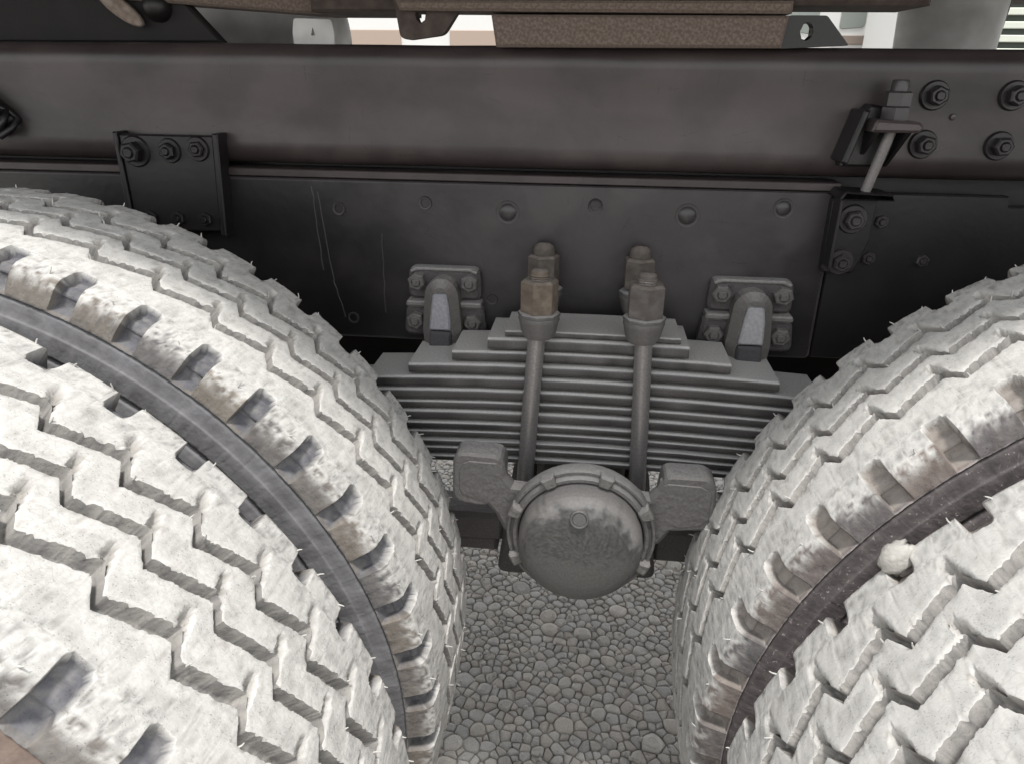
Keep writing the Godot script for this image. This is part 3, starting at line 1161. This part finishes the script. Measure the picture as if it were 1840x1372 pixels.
func make_trunnion() -> void:
	var ax := Vector2(0.010, 0.137)
	var pts := PackedVector2Array()
	for p in [Vector2(-0.149, 0.182), Vector2(-0.140, 0.172), Vector2(-0.110, 0.164), Vector2(-0.098, 0.150), Vector2(-0.088, 0.128)]:
		pts.append(p)
	for k in 19:
		pts.append(ax + Vector2.from_angle(deg_to_rad(lerpf(192.0, 348.0, k / 18.0))) * 0.0925)
	for p in [Vector2(0.109, 0.122), Vector2(0.121, 0.142), Vector2(0.160, 0.152), Vector2(0.170, 0.162), Vector2(0.170, 0.200), Vector2(0.163, 0.210), Vector2(0.152, 0.216), Vector2(0.110, 0.217), Vector2(0.103, 0.212), Vector2(0.100, 0.202), Vector2(0.091, 0.192), Vector2(0.082, 0.193)]:
		pts.append(p)
	for k in 13:
		pts.append(ax + Vector2.from_angle(deg_to_rad(lerpf(42.0, 140.0, k / 12.0))) * 0.0895)
	for p in [Vector2(-0.076, 0.196), Vector2(-0.084, 0.206), Vector2(-0.088, 0.222), Vector2(-0.094, 0.230), Vector2(-0.132, 0.231), Vector2(-0.142, 0.226), Vector2(-0.149, 0.212)]:
		pts.append(p)
	var s := MB.new()
	s.col = L(0.13, 0.122, 0.118)
	s.prism(pts, -0.224, -0.205, 0.006, true)
	s.prism(round_poly([Vector2(-0.153, 0.166), Vector2(-0.106, 0.160), Vector2(-0.086, 0.195), Vector2(-0.087, 0.234), Vector2(-0.151, 0.236)], 0.016, 5), -0.244, -0.2062, 0.003, true)
	s.prism(round_poly([Vector2(0.116, 0.142), Vector2(0.172, 0.150), Vector2(0.170, 0.212), Vector2(0.158, 0.222), Vector2(0.106, 0.222), Vector2(0.102, 0.18)], 0.012, 5), -0.244, -0.2062, 0.003, true)
	s.dust(L(0.32, 0.305, 0.295), 1.0, 0.5)
	var saddle := part("trunnion_saddle", s, M.cast, truck, "cast saddle with two square ears either side of the round hub")
	# ribbed collar
	var ring := MB.new()
	ring.col = L(0.14, 0.132, 0.128)
	ring.xf = Transform3D(Basis(), Vector3(ax.x, ax.y, 0))
	ring.lathe([Vector2(0.078, -0.190), Vector2(0.080, -0.188), Vector2(0.0835, -0.188), Vector2(0.085, -0.192), Vector2(0.087, -0.195), Vector2(0.089, -0.192), Vector2(0.0915, -0.192), Vector2(0.0930, -0.195), Vector2(0.0930, -0.209)], 72)
	ring.dust(L(0.34, 0.33, 0.32), 0.7, 0.4)
	var rg := part("hub_collar", ring, M.cast, truck)
	for a in [28.0, 72.0, 118.0, 158.0, 205.0, 335.0]:
		var d := Vector2.from_angle(deg_to_rad(a))
		var lug := MB.new()
		lug.col = L(0.16, 0.15, 0.145)
		lug.xf = Transform3D(Basis(Vector3.BACK, deg_to_rad(a)), Vector3(ax.x, ax.y, 0))
		lug.prism(round_poly([Vector2(0.079, -0.007), Vector2(0.0945, -0.0095), Vector2(0.0945, 0.0095), Vector2(0.079, 0.007)], 0.003, 3), -0.197, -0.183, 0.0025)
		lug.dust(L(0.34, 0.33, 0.32), 0.7, 0.4)
		part("lug", lug, M.cast, rg)
	# domed cap, dust settled on its upper half down to a ragged line
	var cap := MB.new()
	cap.xf = Transform3D(Basis(), Vector3(ax.x, ax.y, 0))
	var prof := [Vector2(0.0, -0.1480), Vector2(0.012, -0.1481), Vector2(0.024, -0.1484), Vector2(0.036, -0.1492), Vector2(0.048, -0.1506), Vector2(0.058, -0.1528), Vector2(0.066, -0.1562), Vector2(0.0715, -0.1610), Vector2(0.0745, -0.1670), Vector2(0.0758, -0.1740), Vector2(0.0762, -0.1840), Vector2(0.0764, -0.195)]
	var rows := []
	var cols := []
	for p in prof:
		for half in [0, 1]:
			pass
	var dense := []
	for i in prof.size() - 1:
		for k in 4:
			dense.append(prof[i].lerp(prof[i + 1], k / 4.0))
	dense.append(prof[-1])
	for p in dense:
		var line := PackedVector3Array()
		var cl := []
		for k in 96:
			var a := TAU * k / 96.0
			var x: float = cos(a) * maxf(p.x, 0.0002)
			var y: float = sin(a) * maxf(p.x, 0.0002)
			var nb := noise.get_noise_2d(x * 60.0, y * 60.0)
			var rag: float = y - 0.060 + 5.0 * x * x + nb * 0.020 + 0.022 * smoothstep(0.045, 0.065, x)
			var face := smoothstep(-0.012, 0.012, rag)
			var low := smoothstep(0.0, 0.02, y + 0.012 + nb * 0.02)
			var wet := L(0.100, 0.096, 0.094).lerp(L(0.058, 0.055, 0.054), clampf(low * (0.6 + 1.2 * fine.get_noise_2d(x * 240.0, y * 240.0)), 0, 1))
			if p.x > 0.071:
				wet = L(0.11, 0.105, 0.10)
			cl.append(wet.lerp(L(0.20, 0.192, 0.186), face))
			var bump := 0.0012 * face + 0.0006 * low * smoothstep(0.004, 0.03, p.x) * (1.0 - face) * fine.get_noise_2d(x * 160.0, y * 160.0)
			line.append(Vector3(x, y, p.y + bump))
		rows.append(line)
		cols.append(cl)
	cap.grid(rows, true, false, cols)
	var cp := part("hub_cap", cap, M.cap, truck, "round domed gray hub cap with dust on its upper edge")
	var plug := MB.new()
	plug.col = L(0.11, 0.106, 0.103)
	plug.xf = Transform3D(Basis(Vector3.RIGHT, -0.2), Vector3(0.0075, 0.190, -0.1515))
	plug.lathe([Vector2(0.0, 0.0042), Vector2(0.0072, 0.0040), Vector2(0.0080, 0.0030), Vector2(0.0086, 0.0032), Vector2(0.0090, 0.0046), Vector2(0.0102, 0.0048), Vector2(0.0110, 0.0040), Vector2(0.0115, -0.004)], 40)
	plug.dust(L(0.22, 0.21, 0.20), 0.5, 0.5)
	part("filler_plug", plug, M.cap, cp)
	# the cross tube and rods behind, in the dark
	var tube := MB.new()
	tube.col = L(0.09, 0.085, 0.08)
	tube.tube([Vector3(0.01, 0.10, -1.34), Vector3(0.01, 0.10, -0.285)], 0.06, 28)
	part("trunnion_tube", tube, M.cast, truck)
	var rod := MB.new()
	rod.col = L(0.13, 0.12, 0.118)
	rod.box(Vector3(-0.62, -0.12, -0.60), Vector3(-0.125, -0.065, -0.52), 0.008)
	rod.box(Vector3(-0.62, -0.165, -0.62), Vector3(-0.14, -0.135, -0.55), 0.006)
	rod.dust(L(0.3, 0.28, 0.27), 0.5)
	part("torque_rod", rod, M.cast, truck)
	var rod2 := MB.new()
	rod2.col = L(0.10, 0.095, 0.09)
	rod2.box(Vector3(0.145, -0.155, -0.62), Vector3(0.62, -0.085, -0.54), 0.008)
	rod2.dust(L(0.25, 0.24, 0.23), 0.4)
	part("torque_rod", rod2, M.cast, truck)
	var drop := MB.new()
	drop.col = L(0.09, 0.085, 0.08)
	drop.prism(round_poly([Vector2(-0.135, -0.175), Vector2(-0.075, -0.175), Vector2(-0.04, 0.09), Vector2(-0.105, 0.06)], 0.02), -0.60, -0.50, 0.006, true)
	drop.prism(round_poly([Vector2(0.15, -0.165), Vector2(0.10, -0.165), Vector2(0.05, 0.09), Vector2(0.12, 0.06)], 0.02), -0.60, -0.50, 0.006, true)
	part("drop_arm", drop, M.cast, truck)
	for sx in [-1.0, 1.0]:
		var axle := MB.new()
		axle.col = L(0.12, 0.11, 0.105)
		axle.tube([Vector3(sx * 0.6764, 0, -1.5), Vector3(sx * 0.6764, 0, -0.05)], 0.075, 24)
		part("axle", axle, M.cast, truck)


func make_brackets() -> void:
	# torque rod brackets with four bolts and a pale worn pad in an arch
	for q in [[-0.197, 0.3665, 1.0, "bolted bracket left of the spring with a pale worn pad"], [0.221, 0.3665, 1.08, "bolted bracket right of the spring with a pale worn pad"]]:
		var m := MB.new()
		var dust_c := L(0.30, 0.285, 0.275)
		m.col = L(0.075, 0.07, 0.069)
		var k: float = q[2]
		m.prism(round_poly([Vector2(-0.052, 0.002), Vector2(0.052, 0.002), Vector2(0.050, 0.0475), Vector2(-0.050, 0.0475)], 0.011), -0.0, 0.016, 0.004)
		m.prism(round_poly([Vector2(-0.060, -0.052), Vector2(0.060, -0.052), Vector2(0.055, -0.006), Vector2(-0.055, -0.006)], 0.011), -0.0, 0.018, 0.004)
		m.dust(dust_c, 1.0)
		var b := part("torque_rod_bracket", m, M.cast, truck, q[3])
		b.position = Vector3(q[0], q[1], -0.420)
		b.scale = Vector3(k, 1.0, 1.0)
		var lg := MB.new()
		lg.col = L(0.16, 0.15, 0.146)
		lg.prism(round_poly([Vector2(-0.054, -0.007), Vector2(0.054, -0.007), Vector2(0.053, 0.001), Vector2(-0.053, 0.001)], 0.003, 2), 0.0, 0.026, 0.002)
		lg.dust(dust_c, 1.0)
		part("ledge", lg, M.cast, b)
		var rim := MB.new()
		rim.col = L(0.2, 0.19, 0.185)
		var rp := []
		for i in 11:
			rp.append(Vector3(lerpf(-0.046, 0.046, i / 10.0), 0.0455 - (0.004 if i == 0 or i == 10 else 0.0), 0.0165))
		rim.tube(rp, 0.0026, 8)
		rim.dust(dust_c, 1.0)
		part("lip", rim, M.cast, b)
		for s in [[-0.037, 0.029], [0.037, 0.029], [-0.041, -0.028], [0.041, -0.028]]:
			bolt(b, Vector3(s[0], s[1], 0.016), 0.0125, 0.014, "cast", false, "bolt", L(0.11, 0.103, 0.10), rng.randf())
		var arch := []
		for i in 13:
			var a := PI * i / 12.0
			arch.append(Vector2(cos(a) * 0.0235, 0.012 + sin(a) * 0.026))
		arch.append(Vector2(-0.0275, -0.036))
		arch.append(Vector2(-0.024, -0.075))
		arch.append(Vector2(0.024, -0.075))
		arch.append(Vector2(0.0275, -0.036))
		var bm := MB.new()
		bm.col = L(0.12, 0.11, 0.105)
		bm.prism(PackedVector2Array(arch), 0.0, 0.048, 0.010)
		bm.dust(dust_c, 0.8)
		part("arch_boss", bm, M.cast, b)
		var pad := MB.new()
		pad.col = L(0.29, 0.29, 0.315) if q[0] < 0 else L(0.34, 0.335, 0.355)
		pad.prism(round_poly([Vector2(-0.0150, -0.031), Vector2(0.0150, -0.031), Vector2(0.0135, 0.0), Vector2(0.0100, 0.0205), Vector2(-0.0085, 0.0205), Vector2(-0.0115, 0.0)], 0.003, 2), 0.046, 0.0555, 0.0025)
		part("worn_pad", pad, M.steel, b, "pale worn pad in the arch of the bracket")
		var shoe := MB.new()
		shoe.col = L(0.06, 0.058, 0.06)
		shoe.prism(round_poly([Vector2(-0.016, -0.068), Vector2(0.016, -0.068), Vector2(0.0155, -0.033), Vector2(-0.0155, -0.033)], 0.004, 2), 0.046, 0.056, 0.003)
		part("lower_pad", shoe, M.steel, b)
	# plate bracket at the left, above the tyre
	var m := MB.new()
	m.prism(round_poly([Vector2(-0.636, 0.455), Vector2(-0.510, 0.455), Vector2(-0.502, 0.582), Vector2(-0.636, 0.582)], 0.003, 2), -0.408, -0.398, 0.002)
	m.prism(PackedVector2Array([Vector2(-0.644, 0.45), Vector2(-0.636, 0.45), Vector2(-0.636, 0.585), Vector2(-0.642, 0.585)]), -0.42, -0.394, 0.0015)
	m.prism(PackedVector2Array([Vector2(-0.510, 0.45), Vector2(-0.502, 0.45), Vector2(-0.494, 0.585), Vector2(-0.502, 0.585)]), -0.42, -0.394, 0.0015)
	m.dust(L(3.0, 2.6, 2.4), 0.6)
	var lb := part("stop_bracket", m, M.paint_black, truck, "black plate bracket hanging on the rail above the left tyre")
	bolt(lb, Vector3(-0.615, 0.560, -0.398), 0.014, 0.018, "paint_black", true, "bolt", L(1.6, 1.5, 1.5), 0.2)
	bolt(lb, Vector3(-0.566, 0.562, -0.398), 0.011, 0.012, "paint_black", true, "bolt", L(2.4, 1.6, 1.5), 0.5)
	bolt(lb, Vector3(-0.526, 0.565, -0.398), 0.011, 0.008, "paint_black", true, "bolt", L(1.0, 0.9, 0.9), 0.1)
	for x in [-0.61, -0.57, -0.53]:
		bolt(lb, Vector3(x, 0.472, -0.398), 0.010, 0.006, "paint_black", false, "bolt", L(1.0, 1.0, 1.0), x)
	# bundle of cable at the left edge
	var cb := MB.new()
	for k in 5:
		var path := []
		for i in 8:
			path.append(Vector3(-0.875 + 0.058 * sin(i * 0.45 + k * 0.2) + k * 0.006, 0.575 + i * 0.011, -0.408 + 0.012 * sin(i * 1.3 + k * 2.0)))
		cb.col = L(1.0, 1.0, 1.0) if k % 2 else L(4.5, 3.8, 3.6)
		cb.tube(path, 0.005, 8)
	part("cable", cb, M.paint_black, truck)
	# clamp at the right: angle bracket on the rail, rod, lower angle
	var t := MB.new()
	t.prism(PackedVector2Array([Vector2(0.303, 0.562), Vector2(0.352, 0.562), Vector2(0.372, 0.612), Vector2(0.366, 0.628), Vector2(0.325, 0.634), Vector2(0.309, 0.615)]), -0.42, -0.398, 0.003)
	t.prism(PackedVector2Array([Vector2(0.296, 0.57), Vector2(0.303, 0.566), Vector2(0.318, 0.628), Vector2(0.311, 0.628)]), -0.42, -0.372, 0.002)
	t.dust(L(2.6, 2.2, 2.1), 0.7)
	var tb := part("clamp_bracket", t, M.paint_black, truck, "black clamp bracket bolted to the rail near the right edge")
	var lip := MB.new()
	lip.col = L(1.2, 1.0, 1.0)
	lip.prism(round_poly([Vector2(0.318, 0.605), Vector2(0.372, 0.605), Vector2(0.376, 0.611), Vector2(0.370, 0.617), Vector2(0.322, 0.619)], 0.003, 2), -0.42, -0.358, 0.003)
	part("lip", lip, M.paint, tb)
	var nt := MB.new()
	nt.xf = Transform3D(Basis(Vector3.RIGHT, -PI / 2), Vector3(0.350, 0.617, -0.388))
	nt.col = L(1.3, 1.2, 1.2)
	nt.hexagon(0.0165, 0.0, 0.016, 0.002, 0.2)
	nt.hexagon(0.0150, 0.016, 0.032, 0.002, 0.5)
	nt.lathe([Vector2(0.0, 0.0445), Vector2(0.0085, 0.044), Vector2(0.0095, 0.042), Vector2(0.0095, 0.032)], 14)
	nt.dust(L(2.2, 2.0, 2.0), 0.7)
	part("nut", nt, M.plate, tb)
	var rd := MB.new()
	rd.col = L(0.17, 0.16, 0.155)
	rd.tube([Vector3(0.3475, 0.606, -0.380), Vector3(0.334, 0.535, -0.386)], 0.0062, 14)
	part("rod", rd, M.leaf_steel, tb)
	for s in [0.326, 0.362]:
		var web := MB.new()
		web.prism(PackedVector2Array([Vector2(-0.04, 0.0), Vector2(0.02, 0.0), Vector2(-0.035, -0.045)]), -0.003, 0.003, 0.001, true)
		web.xf = Transform3D()
		var o := part("gusset", web, M.paint_black, tb)
		o.transform = Transform3D(Basis(Vector3.UP, -PI / 2), Vector3(s, 0.606, -0.382))
	var lo := MB.new()
	lo.col = L(1.7, 1.5, 1.5)
	lo.prism(round_poly([Vector2(0.300, 0.526), Vector2(0.366, 0.526), Vector2(0.362, 0.534), Vector2(0.306, 0.536)], 0.002, 2), -0.42, -0.368, 0.002)
	lo.prism(round_poly([Vector2(0.305, 0.427), Vector2(0.345, 0.427), Vector2(0.358, 0.47), Vector2(0.358, 0.524), Vector2(0.304, 0.524)], 0.006, 3), -0.425, -0.402, 0.003)
	lo.prism(PackedVector2Array([Vector2(0.304, 0.44), Vector2(0.308, 0.44), Vector2(0.308, 0.526), Vector2(0.304, 0.526)]), -0.402, -0.375, 0.001)
	lo.dust(L(3.4, 3.0, 3.0), 0.8)
	var lw := part("lower_clamp", lo, M.paint_black, truck)
	bolt(lw, Vector3(0.331, 0.498, -0.402), 0.0125, 0.014, "plate", true, "bolt", L(1.1, 1.1, 1.15), 0.2)
	bolt(lw, Vector3(0.326, 0.443, -0.402), 0.0115, 0.012, "plate", true, "bolt", L(1.2, 1.15, 1.15), 0.6)


func make_bed() -> void:
	# floor of the tipping body overhead, with long beams and cross beams
	var fl := MB.new()
	fl.box(Vector3(-2.6, 0.97, -1.75), Vector3(2.2, 1.01, -0.01), 0.004)
	var floor_ := part("bed_floor", fl, M.bed_under, truck)
	for i in 9:
		var x := -2.4 + i * 0.56
		var cb := MB.new()
		cb.box(Vector3(x - 0.04, 0.90, -1.75), Vector3(x + 0.04, 0.97, -0.02), 0.004)
		part("cross_beam", cb, M.bed_under, floor_)
	var sb := MB.new()
	sb.box(Vector3(-2.6, 0.93, -0.01), Vector3(2.2, 1.6, 0.015), 0.004)
	part("bed_side", sb, M.bed_under, truck)
	var lb := MB.new()
	lb.box(Vector3(-0.235, 0.7385, -0.52), Vector3(0.372, 0.90, -0.405), 0.005)
	lb.box(Vector3(0.374, 0.757, -0.52), Vector3(0.50, 0.90, -0.41), 0.004)
	part("long_beam", lb, M.bed_under, truck)
	var far := MB.new()
	far.box(Vector3(-2.6, 0.80, -1.22), Vector3(2.2, 0.97, -1.1), 0.004)
	part("long_beam", far, M.bed_under, truck)
	# brown plate hanging in front of the rail
	var hp := MB.new()
	hp.prism(PackedVector2Array([Vector2(-0.124, 0.692), Vector2(0.213, 0.6935), Vector2(0.217, 0.7275), Vector2(-0.130, 0.7275)]), -0.47, -0.400, 0.003, true)
	hp.prism(PackedVector2Array([Vector2(-0.24, 0.731), Vector2(0.218, 0.729), Vector2(0.218, 0.742), Vector2(-0.245, 0.742)]), -0.47, -0.392, 0.003, true)
	part("packing_block", hp, M.bed_beam, truck, "dusty brown block lying between the rail and the bed")
	# lifting eyes
	var e1 := MB.new()
	var outer := round_poly([Vector2(-0.244, 0.702), Vector2(-0.234, 0.699), Vector2(-0.190, 0.705), Vector2(-0.167, 0.737), Vector2(-0.255, 0.775)], 0.006, 3)
	ringed(e1, outer, round_poly([Vector2(-0.2245, 0.731), Vector2(-0.2105, 0.731), Vector2(-0.2115, 0.722), Vector2(-0.2175, 0.7165), Vector2(-0.2235, 0.722)], 0.003, 3), -0.425, -0.407)
	part("lifting_eye", e1, M.bed_under, truck, "dark plate with a hole left of the brown block")
	var e2 := MB.new()
	var o2 := round_poly([Vector2(0.213, 0.693), Vector2(0.292, 0.697), Vector2(0.262, 0.7285), Vector2(0.219, 0.7285)], 0.003, 3)
	var hole := []
	for i in 14:
		hole.append(Vector2(0.2415, 0.7115) + Vector2.from_angle(TAU * i / 14.0) * Vector2(0.0075, 0.0098))
	ringed(e2, o2, PackedVector2Array(hole), -0.43, -0.412)
	part("lifting_eye", e2, M.paint_black, truck, "black triangular plate with a round hole right of the brown block")
	# left: dark mudguard with slanted edge, a pale tank behind and a strap
	var mg := MB.new()
	mg.prism(PackedVector2Array([Vector2(-2.0, 0.690), Vector2(-0.517, 0.697), Vector2(-0.578, 0.762), Vector2(-2.0, 0.79)]), -0.51, -0.490, 0.003, true)
	part("mudguard", mg, M.guard, truck)
	var glint_dome := MB.new()
	glint_dome.col = L(3.5, 3.4, 3.5)  # pale dome added for the specular spot on the dark panel
	glint_dome.xf = Transform3D(Basis(Vector3.BACK, 0.75), Vector3(-0.602, 0.741, -0.49))
	var kr := []
	for i in 9:
		var a := PI * 0.5 * i / 8.0
		kr.append(Vector2(0.020 * sin(a), 0.022 * cos(a)))
	glint_dome.lathe(kr, 28)
	glint_dome.xf = Transform3D()
	part("glint_dome", glint_dome, M.paint_black, truck)
	var strap := MB.new()
	strap.col = L(0.27, 0.235, 0.205)
	var sp := []
	for i in 17:
		var a := TAU * i / 16.0
		if i < 16:
			sp.append(Vector2.from_angle(-0.62) * 0.036 * cos(a) + Vector2.from_angle(-0.62 + PI / 2) * 0.0115 * sin(a))
	strap.prism(PackedVector2Array(sp), -0.004, 0.004, 0.0015, true)
	part("strap_end", strap, M.rusty, truck).position = Vector3(-0.649, 0.738, -0.476)
	var tilt := MB.new()
	tilt.col = L(1.2, 1.15, 1.1)
	tilt.prism(PackedVector2Array([Vector2(-0.66, 0.7495), Vector2(-0.372, 0.7315), Vector2(-0.352, 0.7335), Vector2(-0.352, 0.775), Vector2(-0.66, 0.775)]), -0.56, -0.48, 0.003, true)
	part("bed_bracket", tilt, M.bed_beam, truck)
	var dark := MB.new()
	dark.box(Vector3(-0.372, 0.733, -0.58), Vector3(-0.255, 0.79, -0.45), 0.003)
	part("bed_stop", dark, M.bed_under, truck)
	var tank := MB.new()
	tank.xf = Transform3D(Basis(Vector3.UP, PI / 2), Vector3(-0.80, 0.70, -0.86))
	tank.lathe([Vector2(0.0, 0.335), Vector2(0.05, 0.333), Vector2(0.085, 0.322), Vector2(0.102, 0.300), Vector2(0.106, 0.28), Vector2(0.106, -0.3)], 40)
	part("air_tank", tank, M.pale_tank, truck, "pale cylindrical air tank behind the rail at the top left")
	var hang := MB.new()
	ringed(hang, round_poly([Vector2(-0.418, 0.68), Vector2(-0.362, 0.68), Vector2(-0.360, 0.71), Vector2(-0.363, 0.727), Vector2(-0.416, 0.728), Vector2(-0.419, 0.71)], 0.004, 3), PackedVector2Array([Vector2(-0.393, 0.707), Vector2(-0.387, 0.707), Vector2(-0.390, 0.717)]), -0.51, -0.50)
	part("hanger_plate", hang, M.pale_tank, truck)
	# upright pale cylinder at the right
	var cyl := MB.new()
	cyl.xf = Transform3D(Basis(Vector3.RIGHT, -PI / 2), Vector3(0.645, 0.0, -1.02))
	cyl.lathe([Vector2(0.0, 0.852), Vector2(0.09, 0.852), Vector2(0.093, 0.85), Vector2(0.086, 0.70), Vector2(0.082, 0.58), Vector2(0.0, 0.58)], 48)
	part("air_cleaner", cyl, M.pale_tank, truck, "pale upright cylinder behind the rail at the top right")
	var pipe := MB.new()
	pipe.tube([Vector3(0.741, 0.86, -1.0), Vector3(0.726, 0.72, -1.0), Vector3(0.70, 0.58, -1.0)], 0.004, 10)
	part("hose", pipe, M.paint_black, truck)


func ringed(m: MB, outer: PackedVector2Array, hole: PackedVector2Array, z0: float, z1: float) -> void:
	# a plate with one hole: outline and hole bridged into one face
	var o := outer
	var h := hole
	if Geometry2D.is_polygon_clockwise(o):
		o.reverse()
	if not Geometry2D.is_polygon_clockwise(h):
		h.reverse()
	var bi := 0
	var bj := 0
	var best := 1e9
	for i in o.size():
		for j in h.size():
			if o[i].distance_to(h[j]) < best:
				best = o[i].distance_to(h[j])
				bi = i
				bj = j
	var p := PackedVector2Array()
	for i in o.size() + 1:
		p.append(o[(bi + i) % o.size()])
	for j in h.size() + 1:
		p.append(h[(bj + j) % h.size()])
	var idx := Geometry2D.triangulate_polygon(p)
	for k in range(0, idx.size(), 3):
		for z in [z0, z1]:
			m.flat(Vector3(p[idx[k]].x, p[idx[k]].y, z), Vector3(p[idx[k + 1]].x, p[idx[k + 1]].y, z), Vector3(p[idx[k + 2]].x, p[idx[k + 2]].y, z), Vector3(0, 0, 1 if z == z1 else -1))
	for ring in [o, h]:
		for i in ring.size():
			var a: Vector2 = ring[i]
			var b: Vector2 = ring[(i + 1) % ring.size()]
			var e := b - a
			m.quad(Vector3(a.x, a.y, z0), Vector3(b.x, b.y, z0), Vector3(b.x, b.y, z1), Vector3(a.x, a.y, z1), Vector3(e.y, -e.x, 0))


func make_wheels() -> void:
	var t := make_tyre_meshes(false)
	t.hair_mesh = t.hair.mesh(M.hair)
	var t2 := make_tyre_meshes(true)
	t2.hair_mesh = t2.hair.mesh(M.hair)
	var rim := MB.new()
	rim.col = L(0.22, 0.19, 0.175)
	rim.lathe([Vector2(0.075, 0.02), Vector2(0.14, 0.02), Vector2(0.19, -0.02), Vector2(0.225, -0.03), Vector2(0.237, 0.03), Vector2(0.243, 0.088), Vector2(0.262, 0.094), Vector2(0.283, 0.104), Vector2(0.286, 0.1), Vector2(0.262, 0.085), Vector2(0.25, 0.0), Vector2(0.262, -0.085), Vector2(0.286, -0.1)], 64)
	t.rim = rim.mesh(M.rusty)
	t2.rim = t.rim
	make_wheel("wheel", Vector3(-0.6764, 0, -0.130), 2.9, t, M.side_left, M.tread, "inner left wheel, gray dusty tread half under the bed")
	make_wheel("wheel", Vector3(0.6764, 0, -0.130), 1.5, t2, M.side_right, M.tread, "inner right wheel with brown mud on its shoulder")
	make_wheel("wheel", Vector3(-0.6764, 0, 0.185), 6.2, t, M.side_outer, M.tread, "outer left wheel, brightly sunlit tread nearest the viewer")
	make_wheel("wheel", Vector3(0.6764, 0, 0.178), 6.5, t2, M.side_right, M.tread, "outer right wheel, sunlit tread with a stone in its shoulder notch")
	var st := MB.new()
	st.col = L(0.44, 0.42, 0.39)
	var rows := []
	for i in 9:
		var a := PI * i / 8.0
		var line := PackedVector3Array()
		for k in 14:
			var b := TAU * k / 14.0
			var d := Vector3(sin(a) * cos(b), cos(a), sin(a) * sin(b))
			line.append(d * Vector3(0.0115, 0.0155, 0.011) * (1.0 + 0.35 * noise.get_noise_3d(d.x * 1.6, d.y * 1.6, d.z * 1.6)))
		rows.append(line)
	st.grid(rows, true, true)
	var o := part("stone", st, M.stone, self)
	o.position = Vector3(0.251, 0.3245, 0.070)
	o.rotation.z = -0.4
	thing(o, "pale stone wedged in a shoulder notch of the outer right tyre", "stone")


func make_background() -> void:
	# a white lorry and a building parked far behind the truck, seen through the slit over the rail
	var wall := MB.new()
	wall.box(Vector3(-9.0, 0.0, -0.3), Vector3(1.2, 4.2, 0.0), 0.02)
	var w := part("building", wall, M.white_paint, self)
	w.position = Vector3(0, GROUND, -12.0)
	thing(w, "sunlit white building far behind, seen over the rail", "building")
	for i in 4:
		var wn := MB.new()
		wn.col = L(0.36, 0.28, 0.23)
		wn.box(Vector3(-6.2 + i * 1.9, 0.9, 0.0), Vector3(-5.1 + i * 1.9, 1.75, 0.03), 0.008)
		part("window", wn, M.plain, w)
	lorry(Vector3(2.55, GROUND, -8.9), "white lorry cab parked behind, at the right end of the slit", true)
	lorry(Vector3(3.7, GROUND, -6.4), "second pale lorry with a barred grille at the far right", false)


func lorry(at: Vector3, label: String, side: bool) -> void:
	var l := Node3D.new()
	l.name = "parked_lorry"
	add_child(l, true)
	l.position = at
	thing(l, label, "truck", "lorries parked behind")
	var cab := MB.new()
	cab.prism(round_poly([Vector2(-1.15, 0.55), Vector2(1.0, 0.55), Vector2(1.0, 2.3), Vector2(0.85, 2.7), Vector2(-1.0, 2.7), Vector2(-1.15, 1.8)], 0.08), -1.2, 1.0, 0.05, true)
	part("cab", cab, M.white_paint, l)
	var win := MB.new()
	win.prism(round_poly([Vector2(-0.98, 1.62), Vector2(-0.38, 1.55), Vector2(-0.30, 2.35), Vector2(-0.85, 2.35)], 0.06), 1.0, 1.012, 0.004)
	part("window", win, M.glass, l)
	for w in [[-0.15, 0.10, 1.60], [0.17, 0.46, 1.66], [0.55, 0.85, 1.60]]:
		var win2 := MB.new()
		win2.prism(round_poly([Vector2(w[0], w[2]), Vector2(w[1], w[2] + 0.02), Vector2(w[1] - 0.02, 2.35), Vector2(w[0], 2.35)], 0.04), 1.0, 1.012, 0.004)
		part("window", win2, M.glass, l)
	var sill := MB.new()
	sill.col = L(0.22, 0.18, 0.15)
	sill.box(Vector3(-0.2, 1.46, 1.0), Vector3(0.9, 1.545, 1.02), 0.006)
	part("sill", sill, M.plain, l)
	var gp := MB.new()
	gp.col = L(0.05, 0.055, 0.05)
	var gy := 0.75 if side else 1.15
	gp.box(Vector3(-0.95, gy - 0.05, 1.0), Vector3(0.3, gy + 0.62, 1.02), 0.004)
	if not side:
		part("grille", gp, M.plain, l)
	for i in 7:
		var bar := MB.new()
		bar.col = L(0.9, 0.95, 0.85)
		bar.box(Vector3(-0.95, gy + i * 0.085, 1.02), Vector3(0.3, gy + 0.045 + i * 0.085, 1.05), 0.005)
		if not side or i < 4:
			part("grille_bar", bar, M.white_paint, l)
	for x in [-0.7, 0.7]:
		var wh := MB.new()
		wh.col = L(0.06, 0.06, 0.06)
		wh.xf = Transform3D(Basis(), Vector3(x, 0.5, 0.7))
		wh.lathe([Vector2(0.0, 0.26), Vector2(0.25, 0.26), Vector2(0.44, 0.30), Vector2(0.5, 0.24), Vector2(0.5, 0.0)], 36)
		part("wheel", wh, M.plain, l)
	var mir := MB.new()
	mir.box(Vector3(-1.3, 1.4, 1.05), Vector3(-1.12, 1.85, 1.15), 0.03)
	mir.tube([Vector3(-1.1, 1.9, 1.0), Vector3(-1.2, 1.9, 1.1), Vector3(-1.2, 1.4, 1.1)], 0.02, 8)
	part("mirror", mir, M.paint_black, l)
